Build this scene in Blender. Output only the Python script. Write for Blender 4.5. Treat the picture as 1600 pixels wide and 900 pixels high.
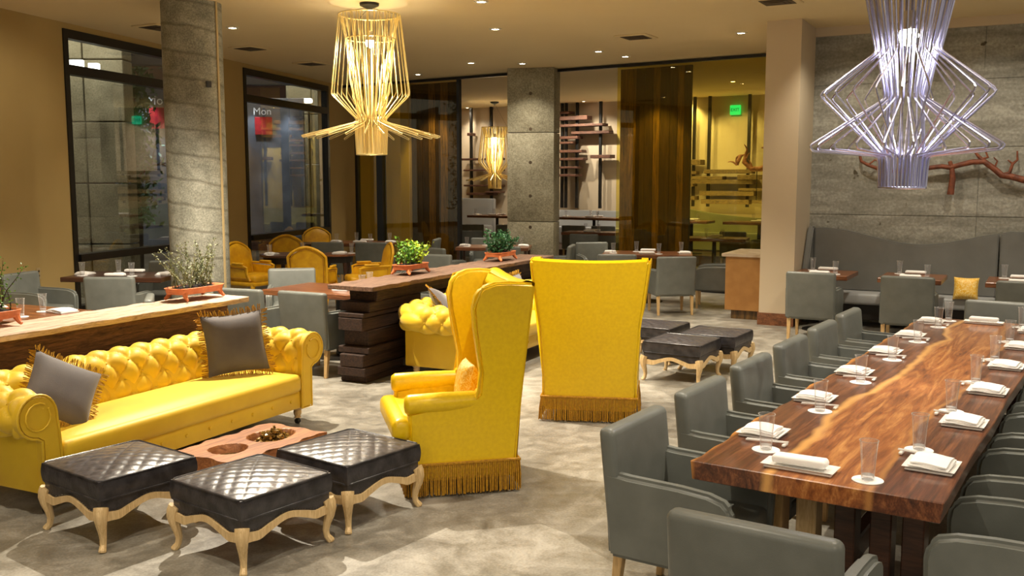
import bpy, bmesh, math, random
from mathutils import Vector, Matrix
R = math.radians
rnd = random.Random(7)
for o in list(bpy.data.objects): bpy.data.objects.remove(o)
C = bpy.context.scene
COL = C.collection

# ------------------------------------------------------------------ camera
EYE, FPX, DIP = 2.0, 1500.0, 170.0
PIT = math.atan(DIP/FPX)
cam = bpy.data.cameras.new('camera'); cam.sensor_width = 36; cam.lens = 36*FPX/1600
co = bpy.data.objects.new('camera', cam); COL.objects.link(co)
co.location = (0, 0, EYE); co.rotation_euler = (math.pi/2-PIT, 0, 0)
cam.clip_end = 200
C.camera = co
# ------------------------------------------------------------------ world, exposure
w = bpy.data.worlds.new('night'); C.world = w; w.use_nodes = True
w.node_tree.nodes['Background'].inputs[0].default_value = (0.95, 0.86, 0.72, 1)
w.node_tree.nodes['Background'].inputs[1].default_value = 0.42  # warm ambient fill added, entering by the open side behind the viewer
C.view_settings.view_transform = 'Standard'; C.view_settings.look = 'None'
C.view_settings.gamma = 1; C.view_settings.use_curve_mapping = False
C.view_settings.exposure = 0.45
WARM = (1.0, 0.89, 0.71)
CEIL = 4.1

def spot(x, y, z, e, size=75, blend=.5, rad=.06, col=WARM, aim=None, parent=None):
    l = bpy.data.lights.new('spot_light', 'SPOT'); l.energy = e; l.color = col
    l.spot_size = R(size); l.spot_blend = blend; l.shadow_soft_size = rad
    o = bpy.data.objects.new('spot_light', l); COL.objects.link(o); o.location = (x, y, z)
    if aim: o.rotation_euler = (Vector(aim)-Vector((x, y, z))).to_track_quat('-Z', 'Y').to_euler()
    if parent: o.parent = parent
    return o
def area(x, y, z, e, sx, sy, col=WARM, rot=(0, 0, 0)):
    l = bpy.data.lights.new('area_light', 'AREA'); l.energy = e; l.color = col
    l.shape = 'RECTANGLE'; l.size = sx; l.size_y = sy
    o = bpy.data.objects.new('area_light', l); COL.objects.link(o); o.location = (x, y, z); o.rotation_euler = rot
    return o
# unseen area lights added as soft fill, for ceiling lamps behind the viewer
area(-3.0, -1.5, 4.0, 105, 2.5, 2.5)
area(3.0, -1.5, 4.0, 105, 2.5, 2.5)
# spots outside the frame: some throw the ottoman shadows, others are added fill
for x, y, e in [(-2.4, 8.9, 1080), (-3.3, 4.2, 210), (-.4, 3.2, 170), (.9, 6.2, 260), (2.9, 4.6, 260), (3.9, 7.7, 300), (1.6, 11.2, 520), (-1.0, 9.6, 160), (4.8, 10.2, 260), (-4.2, 10.3, 130)]:
    spot(x, y, CEIL-.03, e, 128 if e == 1080 else 98, .5 if e == 1080 else .7, .03)

# ------------------------------------------------------------------ colours and materials
def S(r, g, b):
    f = lambda c: ((c/255+.055)/1.055)**2.4 if c > 10 else c/255/12.92
    return (f(r), f(g), f(b), 1)
class N:
    def __init__(s, name):
        s.m = bpy.data.materials.new(name); s.m.use_nodes = True
        s.t = s.m.node_tree; s.b = s.t.nodes['Principled BSDF']; s.out = s.t.nodes['Material Output']
        s.tc = s.t.nodes.new('ShaderNodeTexCoord')
    def n(s, typ, **k):
        x = s.t.nodes.new('ShaderNode'+typ)
        for a, v in k.items():
            if a in ('operation', 'blend_type', 'data_type', 'wave_type', 'bands_direction', 'wave_profile', 'feature', 'use_clamp'): setattr(x, a, v)
        for a, v in k.items():
            if a in x.inputs.keys(): s.set(x, a, v)
        return x
    def set(s, x, a, v):
        if isinstance(v, bpy.types.NodeSocket): s.t.links.new(v, x.inputs[a])
        else: x.inputs[a].default_value = v
    def map(s, scale=(1, 1, 1), rot=(0, 0, 0), src='Object'):
        m = s.n('Mapping'); s.t.links.new(s.tc.outputs[src], m.inputs[0])
        m.inputs['Scale'].default_value = scale; m.inputs['Rotation'].default_value = rot
        return m.outputs[0]
    def noise(s, sc, det=3, vec=None, dist=0, rough=.5):
        x = s.n('TexNoise', Scale=sc, Detail=det, Distortion=dist, Roughness=rough)
        s.t.links.new(vec if vec is not None else s.tc.outputs['Object'], x.inputs['Vector']); return x.outputs['Fac']
    def ramp(s, f, stops):
        r = s.t.nodes.new('ShaderNodeValToRGB'); s.t.links.new(f, r.inputs[0]); e = r.color_ramp.elements
        while len(e) < len(stops): e.new(.5)
        for i, (p, c) in enumerate(stops): e[i].position = p; e[i].color = c if not isinstance(c, (int, float)) else (c, c, c, 1)
        return r.outputs[0]
    def mix(s, f, a, b, bt='MIX'):
        x = s.t.nodes.new('ShaderNodeMix'); x.data_type = 'RGBA'; x.blend_type = bt
        for i, v in ((0, f), (6, a), (7, b)):
            if isinstance(v, bpy.types.NodeSocket): s.t.links.new(v, x.inputs[i])
            else: x.inputs[i].default_value = v
        return x.outputs[2]
    def math(s, op, a, b=0):
        x = s.t.nodes.new('ShaderNodeMath'); x.operation = op
        for i, v in ((0, a), (1, b)):
            if isinstance(v, bpy.types.NodeSocket): s.t.links.new(v, x.inputs[i])
            else: x.inputs[i].default_value = v
        return x.outputs[0]
    def bump(s, h, st=.3, d=.01):
        x = s.n('Bump', Strength=st, Distance=d); s.t.links.new(h, x.inputs['Height']); s.t.links.new(x.outputs[0], s.b.inputs['Normal'])
    def col(s, c): s.set(s.b, 'Base Color', c)

def mat(name, c1, rough=.5, c2=None, sc=4, bump=0, bsc=80, metal=0, coat=0, sheen=0, spec=.5, bd=.004):
    k = N(name)
    if c2: k.col(k.mix(k.ramp(k.noise(sc, 4), [(.35, 0), (.65, 1)]), c1, c2))
    else: k.col(c1)
    k.b.inputs['Roughness'].default_value = rough; k.b.inputs['Metallic'].default_value = metal
    k.b.inputs['Coat Weight'].default_value = coat; k.b.inputs['Sheen Weight'].default_value = sheen
    k.b.inputs['Specular IOR Level'].default_value = spec
    if bump: k.bump(k.noise(bsc, 2), bump, bd)
    return k.m
def emit(name, c, e):
    k = N(name); k.col((0, 0, 0, 1)); k.b.inputs['Emission Color'].default_value = c; k.b.inputs['Emission Strength'].default_value = e; return k.m
def sheet(name, tint, refl=1.0, rough=0.0, ior=1.5, edge=0):
    # thin pane: clear transmission with a fresnel reflection
    k = N(name); t = k.t; t.nodes.remove(k.b)
    tr = t.nodes.new('ShaderNodeBsdfTransparent'); tr.inputs[0].default_value = tint
    gl = t.nodes.new('ShaderNodeBsdfGlossy'); gl.inputs['Roughness'].default_value = rough
    fr = t.nodes.new('ShaderNodeLayerWeight'); fr.inputs[0].default_value = .5
    mu = k.math('ADD', k.math('MULTIPLY', k.math('POWER', fr.outputs[1], 3.5), .8*refl), .05*refl)
    mx = t.nodes.new('ShaderNodeMixShader'); t.links.new(mu, mx.inputs[0]); t.links.new(tr.outputs[0], mx.inputs[1]); t.links.new(gl.outputs[0], mx.inputs[2])
    if edge:      # edge highlights painted in as white diffuse at rims and grazing walls
        df = t.nodes.new('ShaderNodeBsdfDiffuse'); df.inputs[0].default_value = (.95, .95, .95, 1)
        m2 = t.nodes.new('ShaderNodeMixShader'); t.links.new(k.math('ADD', k.math('MULTIPLY', k.math('POWER', fr.outputs[1], 3), edge), edge*.1), m2.inputs[0]); t.links.new(mx.outputs[0], m2.inputs[1]); t.links.new(df.outputs[0], m2.inputs[2]); mx = m2
    t.links.new(mx.outputs[0], k.out.inputs[0]); return k.m

def wood(name, dark, light, axis='x', sc=1.0, rough=.5, coat=0, bump=.3, ring=9):
    k = N(name)
    s = {'x': (.6, 8, 8), 'y': (8, .6, 8), 'z': (8, 8, .6)}[axis]
    v = k.map(tuple(a*sc for a in s))
    n1 = k.noise(ring*.35, 5, v, 1.2, .6); n2 = k.noise(ring*2.5, 3, v, .3)
    f = k.math('ADD', k.math('MULTIPLY', n1, .75), k.math('MULTIPLY', n2, .3))
    k.col(k.ramp(f, [(.36, dark), (.66, light)]))
    k.b.inputs['Roughness'].default_value = rough; k.b.inputs['Coat Weight'].default_value = coat
    k.b.inputs['Coat Roughness'].default_value = .12
    k.bump(f, bump, .004); return k.m

M = {}
M['sofa'] = mat('sofa_yellow', S(226, 190, 32), .5, S(216, 176, 24), 3, .25, 260, sheen=.15)
M['wing'] = mat('wing_yellow', S(242, 204, 14), .34, S(234, 194, 10), 40, .25, 150, bd=.002)
M['french'] = mat('french_yellow', S(222, 170, 14), .45, S(200, 145, 10), 8, .15, 120)
M['french_dark'] = mat('french_yellow_piping', S(170, 115, 12), .5)
M['gold_fringe'] = mat('gold_fringe', S(196, 148, 24), .7, S(150, 105, 18), 90, .3, 300)
M['wing_fringe'] = mat('wing_fringe', S(198, 146, 16), .6, S(158, 108, 8), 70, .3, 300)
M['velvet'] = mat('grey_velvet', S(98, 92, 92), .75, S(84, 78, 80), 5, .2, 200, sheen=.35)
M['grey'] = mat('grey_vinyl', S(112, 115, 110), .42, S(101, 104, 99), 6, .12, 220)
M['grey2'] = mat('grey_vinyl_booth', S(114, 114, 110), .5, S(104, 104, 100), 3, .12, 220)
M['seatgrey'] = mat('pale_grey_vinyl', S(165, 166, 166), .4, None, 1, .1, 220)
M['green'] = mat('pale_green_vinyl', S(150, 152, 112), .45, S(135, 138, 98), 2, .1, 100)
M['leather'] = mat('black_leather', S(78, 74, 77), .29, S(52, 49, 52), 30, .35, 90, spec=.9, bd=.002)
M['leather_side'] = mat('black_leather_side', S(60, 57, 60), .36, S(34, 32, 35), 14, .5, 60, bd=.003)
M['oakleg'] = wood('light_oak', S(176, 140, 88), S(214, 180, 126), 'z', 3, .45, .1, .15)
M['paleoak'] = wood('limed_oak', S(190, 156, 104), S(226, 198, 148), 'z', 3, .5, .1, .15)
M['brass'] = mat('brass_nails', S(150, 126, 80), .35, metal=1)
M['nickel'] = mat('dark_nail_heads', S(90, 84, 74), .35, metal=1)
M['black'] = mat('black_metal', S(22, 20, 18), .4)
M['frame'] = mat('black_window_frame', S(20, 17, 14), .4)
M['dark'] = mat('dark_interior', S(28, 22, 17), .6)
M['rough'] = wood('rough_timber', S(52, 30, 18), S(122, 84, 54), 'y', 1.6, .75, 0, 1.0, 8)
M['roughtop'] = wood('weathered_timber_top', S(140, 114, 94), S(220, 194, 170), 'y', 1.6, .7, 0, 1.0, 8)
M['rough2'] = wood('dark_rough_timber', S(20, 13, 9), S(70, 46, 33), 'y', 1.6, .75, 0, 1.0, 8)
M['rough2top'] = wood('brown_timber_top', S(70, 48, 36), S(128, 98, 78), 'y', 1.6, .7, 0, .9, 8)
M['walnut'] = wood('walnut_top', S(72, 38, 22), S(146, 92, 56), 'x', 1.0, .3, .25, .1)
M['darkwalnut'] = wood('dark_walnut_top', S(40, 22, 14), S(82, 50, 34), 'x', 1.0, .35, .2, .1)
M['plankdark'] = wood('dark_plank', S(22, 15, 8), S(70, 48, 22), 'z', .9, .45, .1, .5)
M['plankmid'] = wood('mid_plank', S(34, 24, 11), S(128, 94, 44), 'z', .9, .45, .1, .5)
M['shelf'] = wood('shelf_plank', S(50, 28, 18), S(104, 66, 46), 'x', 1, .6, 0, .5)
M['shelf2'] = wood('reclaimed_beam', S(66, 50, 30), S(136, 112, 72), 'x', 1, .7, 0, .8)
M['blockwood'] = wood('redwood_block', S(112, 62, 36), S(190, 128, 80), 'y', 1.2, .45, .15, .4)
M['terra'] = mat('terracotta', S(216, 128, 76), .5, S(190, 102, 56), 12, .2, 60)
M['soil'] = mat('soil', S(38, 30, 24), .95, S(18, 14, 12), 40, 1, 60, bd=.02)
M['leafb'] = mat('bright_leaf', S(120, 160, 40), .45, S(60, 120, 40), 25)
M['leafy'] = mat('yellow_leaf', S(190, 205, 50), .45, S(140, 175, 45), 25)
M['leafd'] = mat('dark_leaf', S(50, 100, 52), .5, S(30, 72, 44), 20)
M['leafg'] = mat('grey_leaf', S(150, 156, 116), .6, S(104, 112, 80), 25)
M['bark'] = mat('bark', S(74, 56, 40), .8, S(50, 36, 26), 20, .6, 40)
M['drift'] = mat('red_driftwood', S(136, 74, 46), .6, S(92, 46, 28), 12, .6, 40, bd=.01)
M['driftp'] = mat('pale_driftwood', S(170, 110, 80), .6, S(110, 60, 40), 12, .6, 40, bd=.01)
M['china'] = mat('white_china', S(236, 234, 230), .25)
M['linen'] = mat('white_linen', S(240, 238, 236), .8, None, 1, .3, 160)
M['paper'] = mat('white_coaster', S(244, 242, 240), .7)
M['stick'] = mat('pale_chopstick', S(224, 208, 180), .5)
M['gold'] = mat('gold_rod', S(250, 230, 165), .35, metal=.7)
M['steel'] = mat('steel_rod', S(192, 192, 216), .27, metal=1)
M['chrome'] = mat('chrome', S(210, 210, 215), .12, metal=1)
M['lamp'] = emit('lamp_glow', (1, .86, .62, 1), 30)
M['bulb'] = emit('bulb_glow', (1, .93, .82, 1), 30)
M['whitelamp'] = emit('cool_lamp_glow', (1, .97, .86, 1), 6)
M['exit'] = emit('exit_green', (.02, .8, .36, 1), 1.1)
M['exitd'] = mat('exit_letters', S(0, 60, 30), .5)
M['whitepl'] = mat('white_plastic', S(214, 208, 192), .4)
M['almond'] = mat('almond_plastic', S(176, 154, 112), .4)
M['vent'] = mat('vent_grey', S(74, 60, 42), .6)
M['glass'] = sheet('drinking_glass', (.97, .97, .98, 1), 1.6, 0.02, 1.45, .5)
M['glassbase'] = sheet('glass_base', (.9, .9, .9, 1), 3.0, .05, 1.5, .7)
M['night'] = sheet('night_glass', (.82, .84, .82, 1), 1.5)
M['tint'] = sheet('yellow_tinted_glass', (.92, .86, .44, 1), 1.0)
M['clear'] = sheet('pane_glass', (.93, .88, .68, 1), 1.0)
M['marble'] = mat('pale_marble', S(206, 190, 170), .25, S(180, 160, 136), 5)
M['redpaint'] = mat('red_banner', S(190, 30, 40), .5, S(150, 20, 30), 12)
M['greywall'] = mat('outside_grey', S(110, 112, 122), .7, S(80, 82, 92), 2)
M['white'] = mat('white_letters', S(235, 235, 240), .5)
M['floral'] = None
def special():
    k = N('concrete_floor')     # polished concrete
    a = k.noise(.9, 8, None, .8, .65); b = k.noise(5, 8, None, .6, .7); c = k.noise(70, 3)
    f = k.math('ADD', k.math('MULTIPLY', a, .5), k.math('ADD', k.math('MULTIPLY', b, .38), k.math('MULTIPLY', c, .14)))
    k.col(k.ramp(f, [(.39, S(98, 93, 84)), (.49, S(134, 129, 118)), (.60, S(176, 171, 160))]))
    k.set(k.b, 'Roughness', k.ramp(b, [(.3, .30), (.7, .5)])); k.bump(c, .08, .002); M['floor'] = k.m
    k = N('painted_ceiling'); k.col(k.mix(k.noise(.8, 3), S(218, 196, 150), S(226, 206, 162))); k.b.inputs['Roughness'].default_value = .9; M['ceil'] = k.m
    k = N('tan_plaster'); n = k.noise(260, 2); k.col(k.mix(k.noise(1.4, 4), S(170, 144, 88), S(182, 156, 100))); k.b.inputs['Roughness'].default_value = .85; k.bump(n, .3, .004); M['plaster'] = k.m
    k = N('pale_plaster'); n = k.noise(200, 2); k.col(k.mix(k.noise(1.4, 4), S(196, 178, 150), S(206, 190, 164))); k.b.inputs['Roughness'].default_value = .85; k.bump(n, .3, .004); M['pale'] = k.m
    k = N('board_formed_concrete')
    v = k.map((.7, .7, 3)); n = k.noise(2.2, 6, v, .6, .6); m = k.noise(30, 5); p = k.noise(7, 2)
    f = k.math('ADD', k.math('MULTIPLY', n, .62), k.math('MULTIPLY', m, .38))
    c = k.ramp(f, [(.32, S(112, 110, 100)), (.5, S(142, 140, 130)), (.64, S(172, 170, 160))])
    pit = k.ramp(p, [(.24, 0), (.29, 1)])
    k.col(k.mix(pit, S(80, 72, 56), c)); k.b.inputs['Roughness'].default_value = .75
    k.bump(f, .5, .02); M['board'] = k.m
    k = N('cast_concrete'); a = k.noise(2, 6, None, .3, .6); b = k.noise(40, 4)
    f = k.math('ADD', k.math('MULTIPLY', a, .5), k.math('MULTIPLY', b, .5))
    k.col(k.ramp(f, [(.36, S(112, 106, 86)), (.5, S(142, 136, 114)), (.66, S(172, 166, 144))])); k.b.inputs['Roughness'].default_value = .7; k.bump(b, .3, .006); M['cast'] = k.m
    k = N('spiral_formed_concrete')   # faint helical form seams every 22 cm
    sx = k.n('SeparateXYZ'); k.t.links.new(k.tc.outputs['Object'], sx.inputs[0])
    an = k.math('ARCTAN2', sx.outputs[1], sx.outputs[0])
    h = k.math('ADD', k.math('MULTIPLY', sx.outputs[2], 1/.30), k.math('MULTIPLY', an, 1/(2*math.pi)))
    h = k.math('ADD', h, k.math('MULTIPLY', k.noise(3, 3), .25))
    fr = k.math('FRACT', h); tri = k.math('ABSOLUTE', k.math('SUBTRACT', fr, .5))
    seam = k.ramp(tri, [(.0, 0), (.10, 1)])
    a = k.noise(5, 5, None, .3, .65); b = k.noise(60, 3)
    f = k.math('ADD', k.math('MULTIPLY', a, .5), k.math('MULTIPLY', b, .5))
    c = k.ramp(f, [(.36, S(100, 99, 88)), (.5, S(132, 131, 118)), (.66, S(164, 162, 148))])
    k.col(k.mix(seam, k.mix(.55, c, S(74, 68, 52)), c)); k.b.inputs['Roughness'].default_value = .65; k.bump(seam, .4, .01); M['spiral'] = k.m
    # figured walnut slab, planks running along local y
    k = N('figured_walnut_slab')
    sx = k.n('SeparateXYZ'); k.t.links.new(k.tc.outputs['Object'], sx.inputs[0]); X, Y = sx.outputs[0], sx.outputs[1]
    v = k.map((7, .28, 4)); wob = k.noise(1.1, 3, k.map((.4, .9, 1)), .2)
    g1 = k.noise(2.6, 7, v, 1.3, .66); g2 = k.noise(24, 3, k.map((6, .35, 3)), .4)
    g = k.math('ADD', k.math('MULTIPLY', g1, .8), k.math('MULTIPLY', g2, .25))
    outer = k.ramp(g, [(.36, S(48, 24, 14)), (.52, S(98, 54, 32)), (.68, S(146, 92, 56))])
    vv = k.map((5, .5, 2), (0, 0, .22)); h1 = k.noise(2.2, 7, vv, 1.8, .66)
    inner = k.ramp(k.math('ADD', k.math('MULTIPLY', h1, .8), k.math('MULTIPLY', g2, .22)), [(.34, S(96, 48, 22)), (.5, S(158, 94, 46)), (.66, S(208, 148, 84))])
    xw = k.math('ADD', X, k.math('MULTIPLY', k.math('SUBTRACT', wob, .5), .34))
    band = k.ramp(k.math('ABSOLUTE', k.math('SUBTRACT', xw, .56)), [(.17, 1), (.235, 0)])
    c = k.mix(band, outer, inner)
    l1 = k.ramp(k.math('ABSOLUTE', k.math('SUBTRACT', xw, .355)), [(.006, 1), (.035, 0)])
    l2 = k.ramp(k.math('ABSOLUTE', k.math('SUBTRACT', xw, .775)), [(.004, 1), (.02, 0)])
    c = k.mix(k.math('MULTIPLY', l1, .85), c, S(226, 170, 96)); c = k.mix(k.math('MULTIPLY', l2, .5), c, S(210, 150, 80))
    l3 = k.ramp(k.math('ABSOLUTE', k.math('SUBTRACT', k.math('ADD', X, k.math('MULTIPLY', wob, .05)), .02)), [(.006, 1), (.03, 0)])
    c = k.mix(k.math('MULTIPLY', l3, .8), c, S(222, 150, 70))
    kn = k.ramp(k.noise(2.1, 2, k.map((1.6, .9, 1))), [(.16, 0), (.22, 1)])
    c = k.mix(kn, S(40, 18, 8), c)
    k.col(c); k.b.inputs['Roughness'].default_value = .3; k.b.inputs['Coat Weight'].default_value = .5; k.b.inputs['Coat Roughness'].default_value = .12
    k.bump(g, .08, .004); M['slab'] = k.m
    k = N('floral_cloth'); n = k.noise(22, 3, None, 2.5); k.col(k.ramp(n, [(.44, S(222, 166, 20)), (.5, S(244, 226, 160)), (.56, S(226, 172, 30))])); k.b.inputs['Roughness'].default_value = .5; M['floral'] = k.m
special()

# ------------------------------------------------------------------ mesh builder
class G:
    def __init__(s): s.v = []; s.f = []
    def add(s, vs, fs, m=None):
        b = len(s.v)
        s.v += [tuple(m @ Vector(p)) if m else tuple(p) for p in vs]
        s.f += [tuple(i+b for i in f) for f in fs]; return s
    def box(s, c, d, rz=0, top=1.0, m=None, topy=None):
        x, y, z = d[0]/2, d[1]/2, d[2]/2; ty = top if topy is None else topy
        vs = [(-x, -y, -z), (x, -y, -z), (x, y, -z), (-x, y, -z), (-x*top, -y*ty, z), (x*top, -y*ty, z), (x*top, y*ty, z), (-x*top, y*ty, z)]
        ca, sa = math.cos(rz), math.sin(rz)
        vs = [(c[0]+a*ca-b*sa, c[1]+a*sa+b*ca, c[2]+d_) for a, b, d_ in vs]
        return s.add(vs, [(0, 3, 2, 1), (4, 5, 6, 7), (0, 1, 5, 4), (1, 2, 6, 5), (2, 3, 7, 6), (3, 0, 4, 7)], m)
    def grid(s, fn, nu, nv, cu=False, cv=False, flip=False):
        vs = [fn(i/(nu if cu else nu-1), j/(nv if cv else nv-1)) for i in range(nu) for j in range(nv)]; fs = []
        for i in range(nu if cu else nu-1):
            for j in range(nv if cv else nv-1):
                a, b, c, d = i*nv+j, ((i+1) % nu)*nv+j, ((i+1) % nu)*nv+(j+1) % nv, i*nv+(j+1) % nv
                fs.append((a, b, c, d) if not flip else (a, d, c, b))
        return s.add(vs, fs)
    def lathe(s, prof, n=16, c=(0, 0, 0), cap=True):
        k = len(prof); vs = []; fs = []
        for i in range(n):
            a = 2*math.pi*i/n
            vs += [(c[0]+r*math.cos(a), c[1]+r*math.sin(a), c[2]+z) for r, z in prof]
        for i in range(n):
            j = (i+1) % n
            for q in range(k-1): fs.append((i*k+q, j*k+q, j*k+q+1, i*k+q+1))
        if cap: fs.append(tuple(i*k for i in range(n))[::-1]); fs.append(tuple(i*k+k-1 for i in range(n)))
        return s.add(vs, fs)
    def tube(s, pts, r, n=6, closed=False):
        pts = [Vector(p) for p in pts]; L = len(pts); rs = r if isinstance(r, (list, tuple)) else [r]*L
        vs = []; fs = []; up = None
        for i, p in enumerate(pts):
            if closed: t = pts[(i+1) % L]-pts[i-1]
            else: t = pts[min(i+1, L-1)]-pts[max(i-1, 0)]
            t.normalize()
            if up is None: up = Vector((0, 0, 1)) if abs(t.z) < .9 else Vector((1, 0, 0))
            a = t.cross(up)
            if a.length < 1e-4: a = t.cross(Vector((1, 0.1, 0)))
            a.normalize(); b = a.cross(t).normalized(); up = b
            for q in range(n):
                an = 2*math.pi*(q+.5)/n; vs.append(p+(a*math.cos(an)+b*math.sin(an))*rs[i])
        for i in range(L if closed else L-1):
            j = (i+1) % L
            for q in range(n): fs.append((i*n+q, i*n+(q+1) % n, j*n+(q+1) % n, j*n+q))
        if not closed: fs.append(tuple(range(n))[::-1]); fs.append(tuple((L-1)*n+q for q in range(n)))
        return s.add(vs, fs)
    def prism(s, poly, ax, a, b, fn=None):
        # poly in the two other axes (x,y,z order), extruded along ax from a to b
        n = len(poly)
        def P(p, q): return {'x': (q, p[0], p[1]), 'y': (p[0], q, p[1]), 'z': (p[0], p[1], q)}[ax]
        vs = [P(p, a) for p in poly]+[P(p, b) for p in poly]
        if fn: vs = [fn(*v) for v in vs]
        fs = [tuple(range(n))[::-1], tuple(range(n, 2*n))]+[(i, (i+1) % n, n+(i+1) % n, n+i) for i in range(n)]
        return s.add(vs, fs)
    def rbox(s, c, d, r=.03, seg=3, m=None, fn=None):
        bm = bmesh.new(); bmesh.ops.create_cube(bm, size=1)
        for v in bm.verts: v.co = Vector((v.co.x*d[0], v.co.y*d[1], v.co.z*d[2]))
        bmesh.ops.bevel(bm, geom=bm.edges[:], offset=min(r, min(d)*.49), segments=seg, affect='EDGES', profile=.5)
        bm.verts.index_update()
        vs = [Vector(v.co)+Vector(c) for v in bm.verts]
        if fn: vs = [fn(*v) for v in vs]
        fs = [tuple(v.index for v in f.verts) for f in bm.faces]; bm.free(); return s.add(vs, fs, m)
    def make(s, name, mt, par=None, bev=0, seg=2, ang=35, smooth=True, fix=True):
        me = bpy.data.meshes.new(name); me.from_pydata(s.v, [], s.f)
        if bev or fix:
            bm = bmesh.new(); bm.from_mesh(me)
            if fix: bmesh.ops.recalc_face_normals(bm, faces=bm.faces[:])
            if bev:
                ed = [e for e in bm.edges if len(e.link_faces) == 2 and e.calc_face_angle(0) > R(30)]
                bmesh.ops.bevel(bm, geom=ed, offset=bev, segments=seg, affect='EDGES', clamp_overlap=True)
            bm.to_mesh(me); bm.free()
        if smooth:
            me.shade_smooth(); me.set_sharp_from_angle(angle=R(ang))
        me.materials.append(M[mt] if isinstance(mt, str) else mt)
        o = bpy.data.objects.new(name, me); COL.objects.link(o)
        if par: o.parent = par
        return o
def tag(o, label=None, cat=None, group=None, kind=None):
    if label: o['label'] = label
    if cat: o['category'] = cat
    if group: o['group'] = group
    if kind: o['kind'] = kind
    return o
def thing(name, label='', cat='', loc=(0, 0, 0), rz=0, group=None):
    o = bpy.data.objects.new(name, None); COL.objects.link(o); o.location = loc; o.rotation_euler = (0, 0, rz); o.empty_display_size = .1
    return tag(o, label, cat, group)
KIDS = {}
def kids(o):
    return [c for c in bpy.data.objects if c.parent == o]
USED = set()
def place(p, loc, rz, label, group=None, sc=1.0):
    if p.name not in USED: USED.add(p.name); KIDS[p.name] = [(c, kids(c)) for c in kids(p)]; r = p
    else:
        r = p.copy(); COL.objects.link(r)
        for c, gs in KIDS[p.name]:
            d = c.copy(); COL.objects.link(d); d.parent = r
            for g in gs: e = g.copy(); COL.objects.link(e); e.parent = d
    r.location = loc; r.rotation_euler = (0, 0, rz); r['label'] = label
    r.scale = (sc, sc, sc)
    if group: r['group'] = group
    return r
def face(dx, dy): return math.atan2(dx, -dy)
def at(px, py, h=0.0):          # point of the picture on the level z = h
    x = (px-800)/FPX; y = -(py-450)/FPX; c, s_ = math.cos(PIT), math.sin(PIT)
    d = (x, c+y*s_, -s_+y*c); t = (h-EYE)/d[2]; return Vector((d[0]*t, d[1]*t, h))
def struct(name, g, mt, par=None, **k):
    o = g.make(name, mt, par, **k)
    if par is None: o['kind'] = 'structure'
    return o
ORD = ['first', 'second', 'third', 'fourth', 'fifth', 'sixth', 'seventh', 'eighth', 'ninth', 'tenth', 'eleventh', 'twelfth']
V2 = lambda a, b: Vector((a, b))

# ------------------------------------------------------------------ room shell
LA, LD = V2(-6.0, 13.42), V2(.25, 1).normalized()           # left wall line
LN = V2(LD.y, -LD.x)                                         # into the room
PA, PD = V2(4.29, 16.4), V2(-.824, .566).normalized()        # glass partition line
PN = V2(-PD.y, PD.x)*1.0                                     # towards the viewer
if PN.y > 0: PN = -PN
WA = R(28); WP, WD = V2(4.36, 13.75), V2(math.cos(WA), -math.sin(WA)); WN = V2(-WD.y*-1*-1, -WD.x)
WN = V2(-math.sin(WA), -math.cos(WA))                        # concrete wall, towards the viewer
BP, BD = V2(1.6, 27.3), V2(.843, -.538); BN = V2(-.538, -.843)
def L3(A, D, s, n, off, z): p = A+D*s+n*off; return (p.x, p.y, z)
def wallbox(g, A, D, n, s0, s1, o0, o1, z0, z1):
    q = [L3(A, D, s, n, o, z) for z in (z0, z1) for s, o in ((s0, o0), (s1, o0), (s1, o1), (s0, o1))]
    g.add(q, [(0, 3, 2, 1), (4, 5, 6, 7), (0, 1, 5, 4), (1, 2, 6, 5), (2, 3, 7, 6), (3, 0, 4, 7)]); return g
def skx(px, A, D):              # distance along a ground line where a column of the picture meets it
    k = (px-800)/FPX; return (k*A.y-A.x)/(D.x-k*D.y)
g = G(); g.box((0, 14, -.1), (40, 44, .2)); struct('floor', g, 'floor', smooth=False)
g = G()
# ceiling outline kept inside the walls
g.prism([(-11.2, -6), (10.5, -6), (10.5, 10.8), (10, 22), (6, 29), (-1.5, 31), (-3.4, 24), (-8.75, 3.4)], 'z', CEIL, CEIL+.2); struct('ceiling', g, 'ceil', smooth=False)
# left wall with two window openings
t = lambda px: skx(px, LA, LD)
w1a, w1b, w2a, w2b = t(113), t(303), t(387), t(517)
WT, WB = 4.02, .16
g = G()
for a, b, z0, z1 in [(-19, w1a, 0, CEIL), (w1b, w2a, 0, CEIL), (w2b, 8.84, 0, CEIL), (w1a, w1b, WT, CEIL), (w2a, w2b, WT, CEIL), (w1a, w1b, 0, WB), (w2a, w2b, 0, WB)]:
    wallbox(g, LA, LD, LN, a, b, 0, -.25, z0, z1)
struct('wall_left', g, 'plaster', smooth=False)
def window(n, a, b, label):
    r = thing('window_%d' % n, label, 'window', L3(LA, LD, a, LN, 0, 0)); r['kind'] = 'structure'
    r.location = (0, 0, 0)
    def fr(nm, s0, s1, z0, z1, o0=.02, o1=-.12, mt='frame'):
        q = G(); wallbox(q, LA, LD, LN, s0, s1, o0, o1, z0, z1); return q.make(nm, mt, r, smooth=False)
    fr('frame', a, a+.09, WB, WT); fr('frame', b-.09, b, WB, WT); fr('frame', a+.09, b-.09, WT-.12, WT); fr('frame', a+.09, b-.09, WB, WB+.08)
    fr('transom', a+.09, b-.09, 3.42, 3.55); fr('sill_bar', a+.09, b-.09, .86, .96, .06)
    for z0, z1 in ((WB+.08, .86), (.96, 3.42), (3.55, WT-.12)): fr('pane', a+.09, b-.09, z0, z1, -.05, -.058, 'night')
    return r
window(1, w1a, w1b, 'large black-framed night window between the left wall and the round column')
window(2, w2a, w2b, 'black-framed night window right of the round column')
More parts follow.
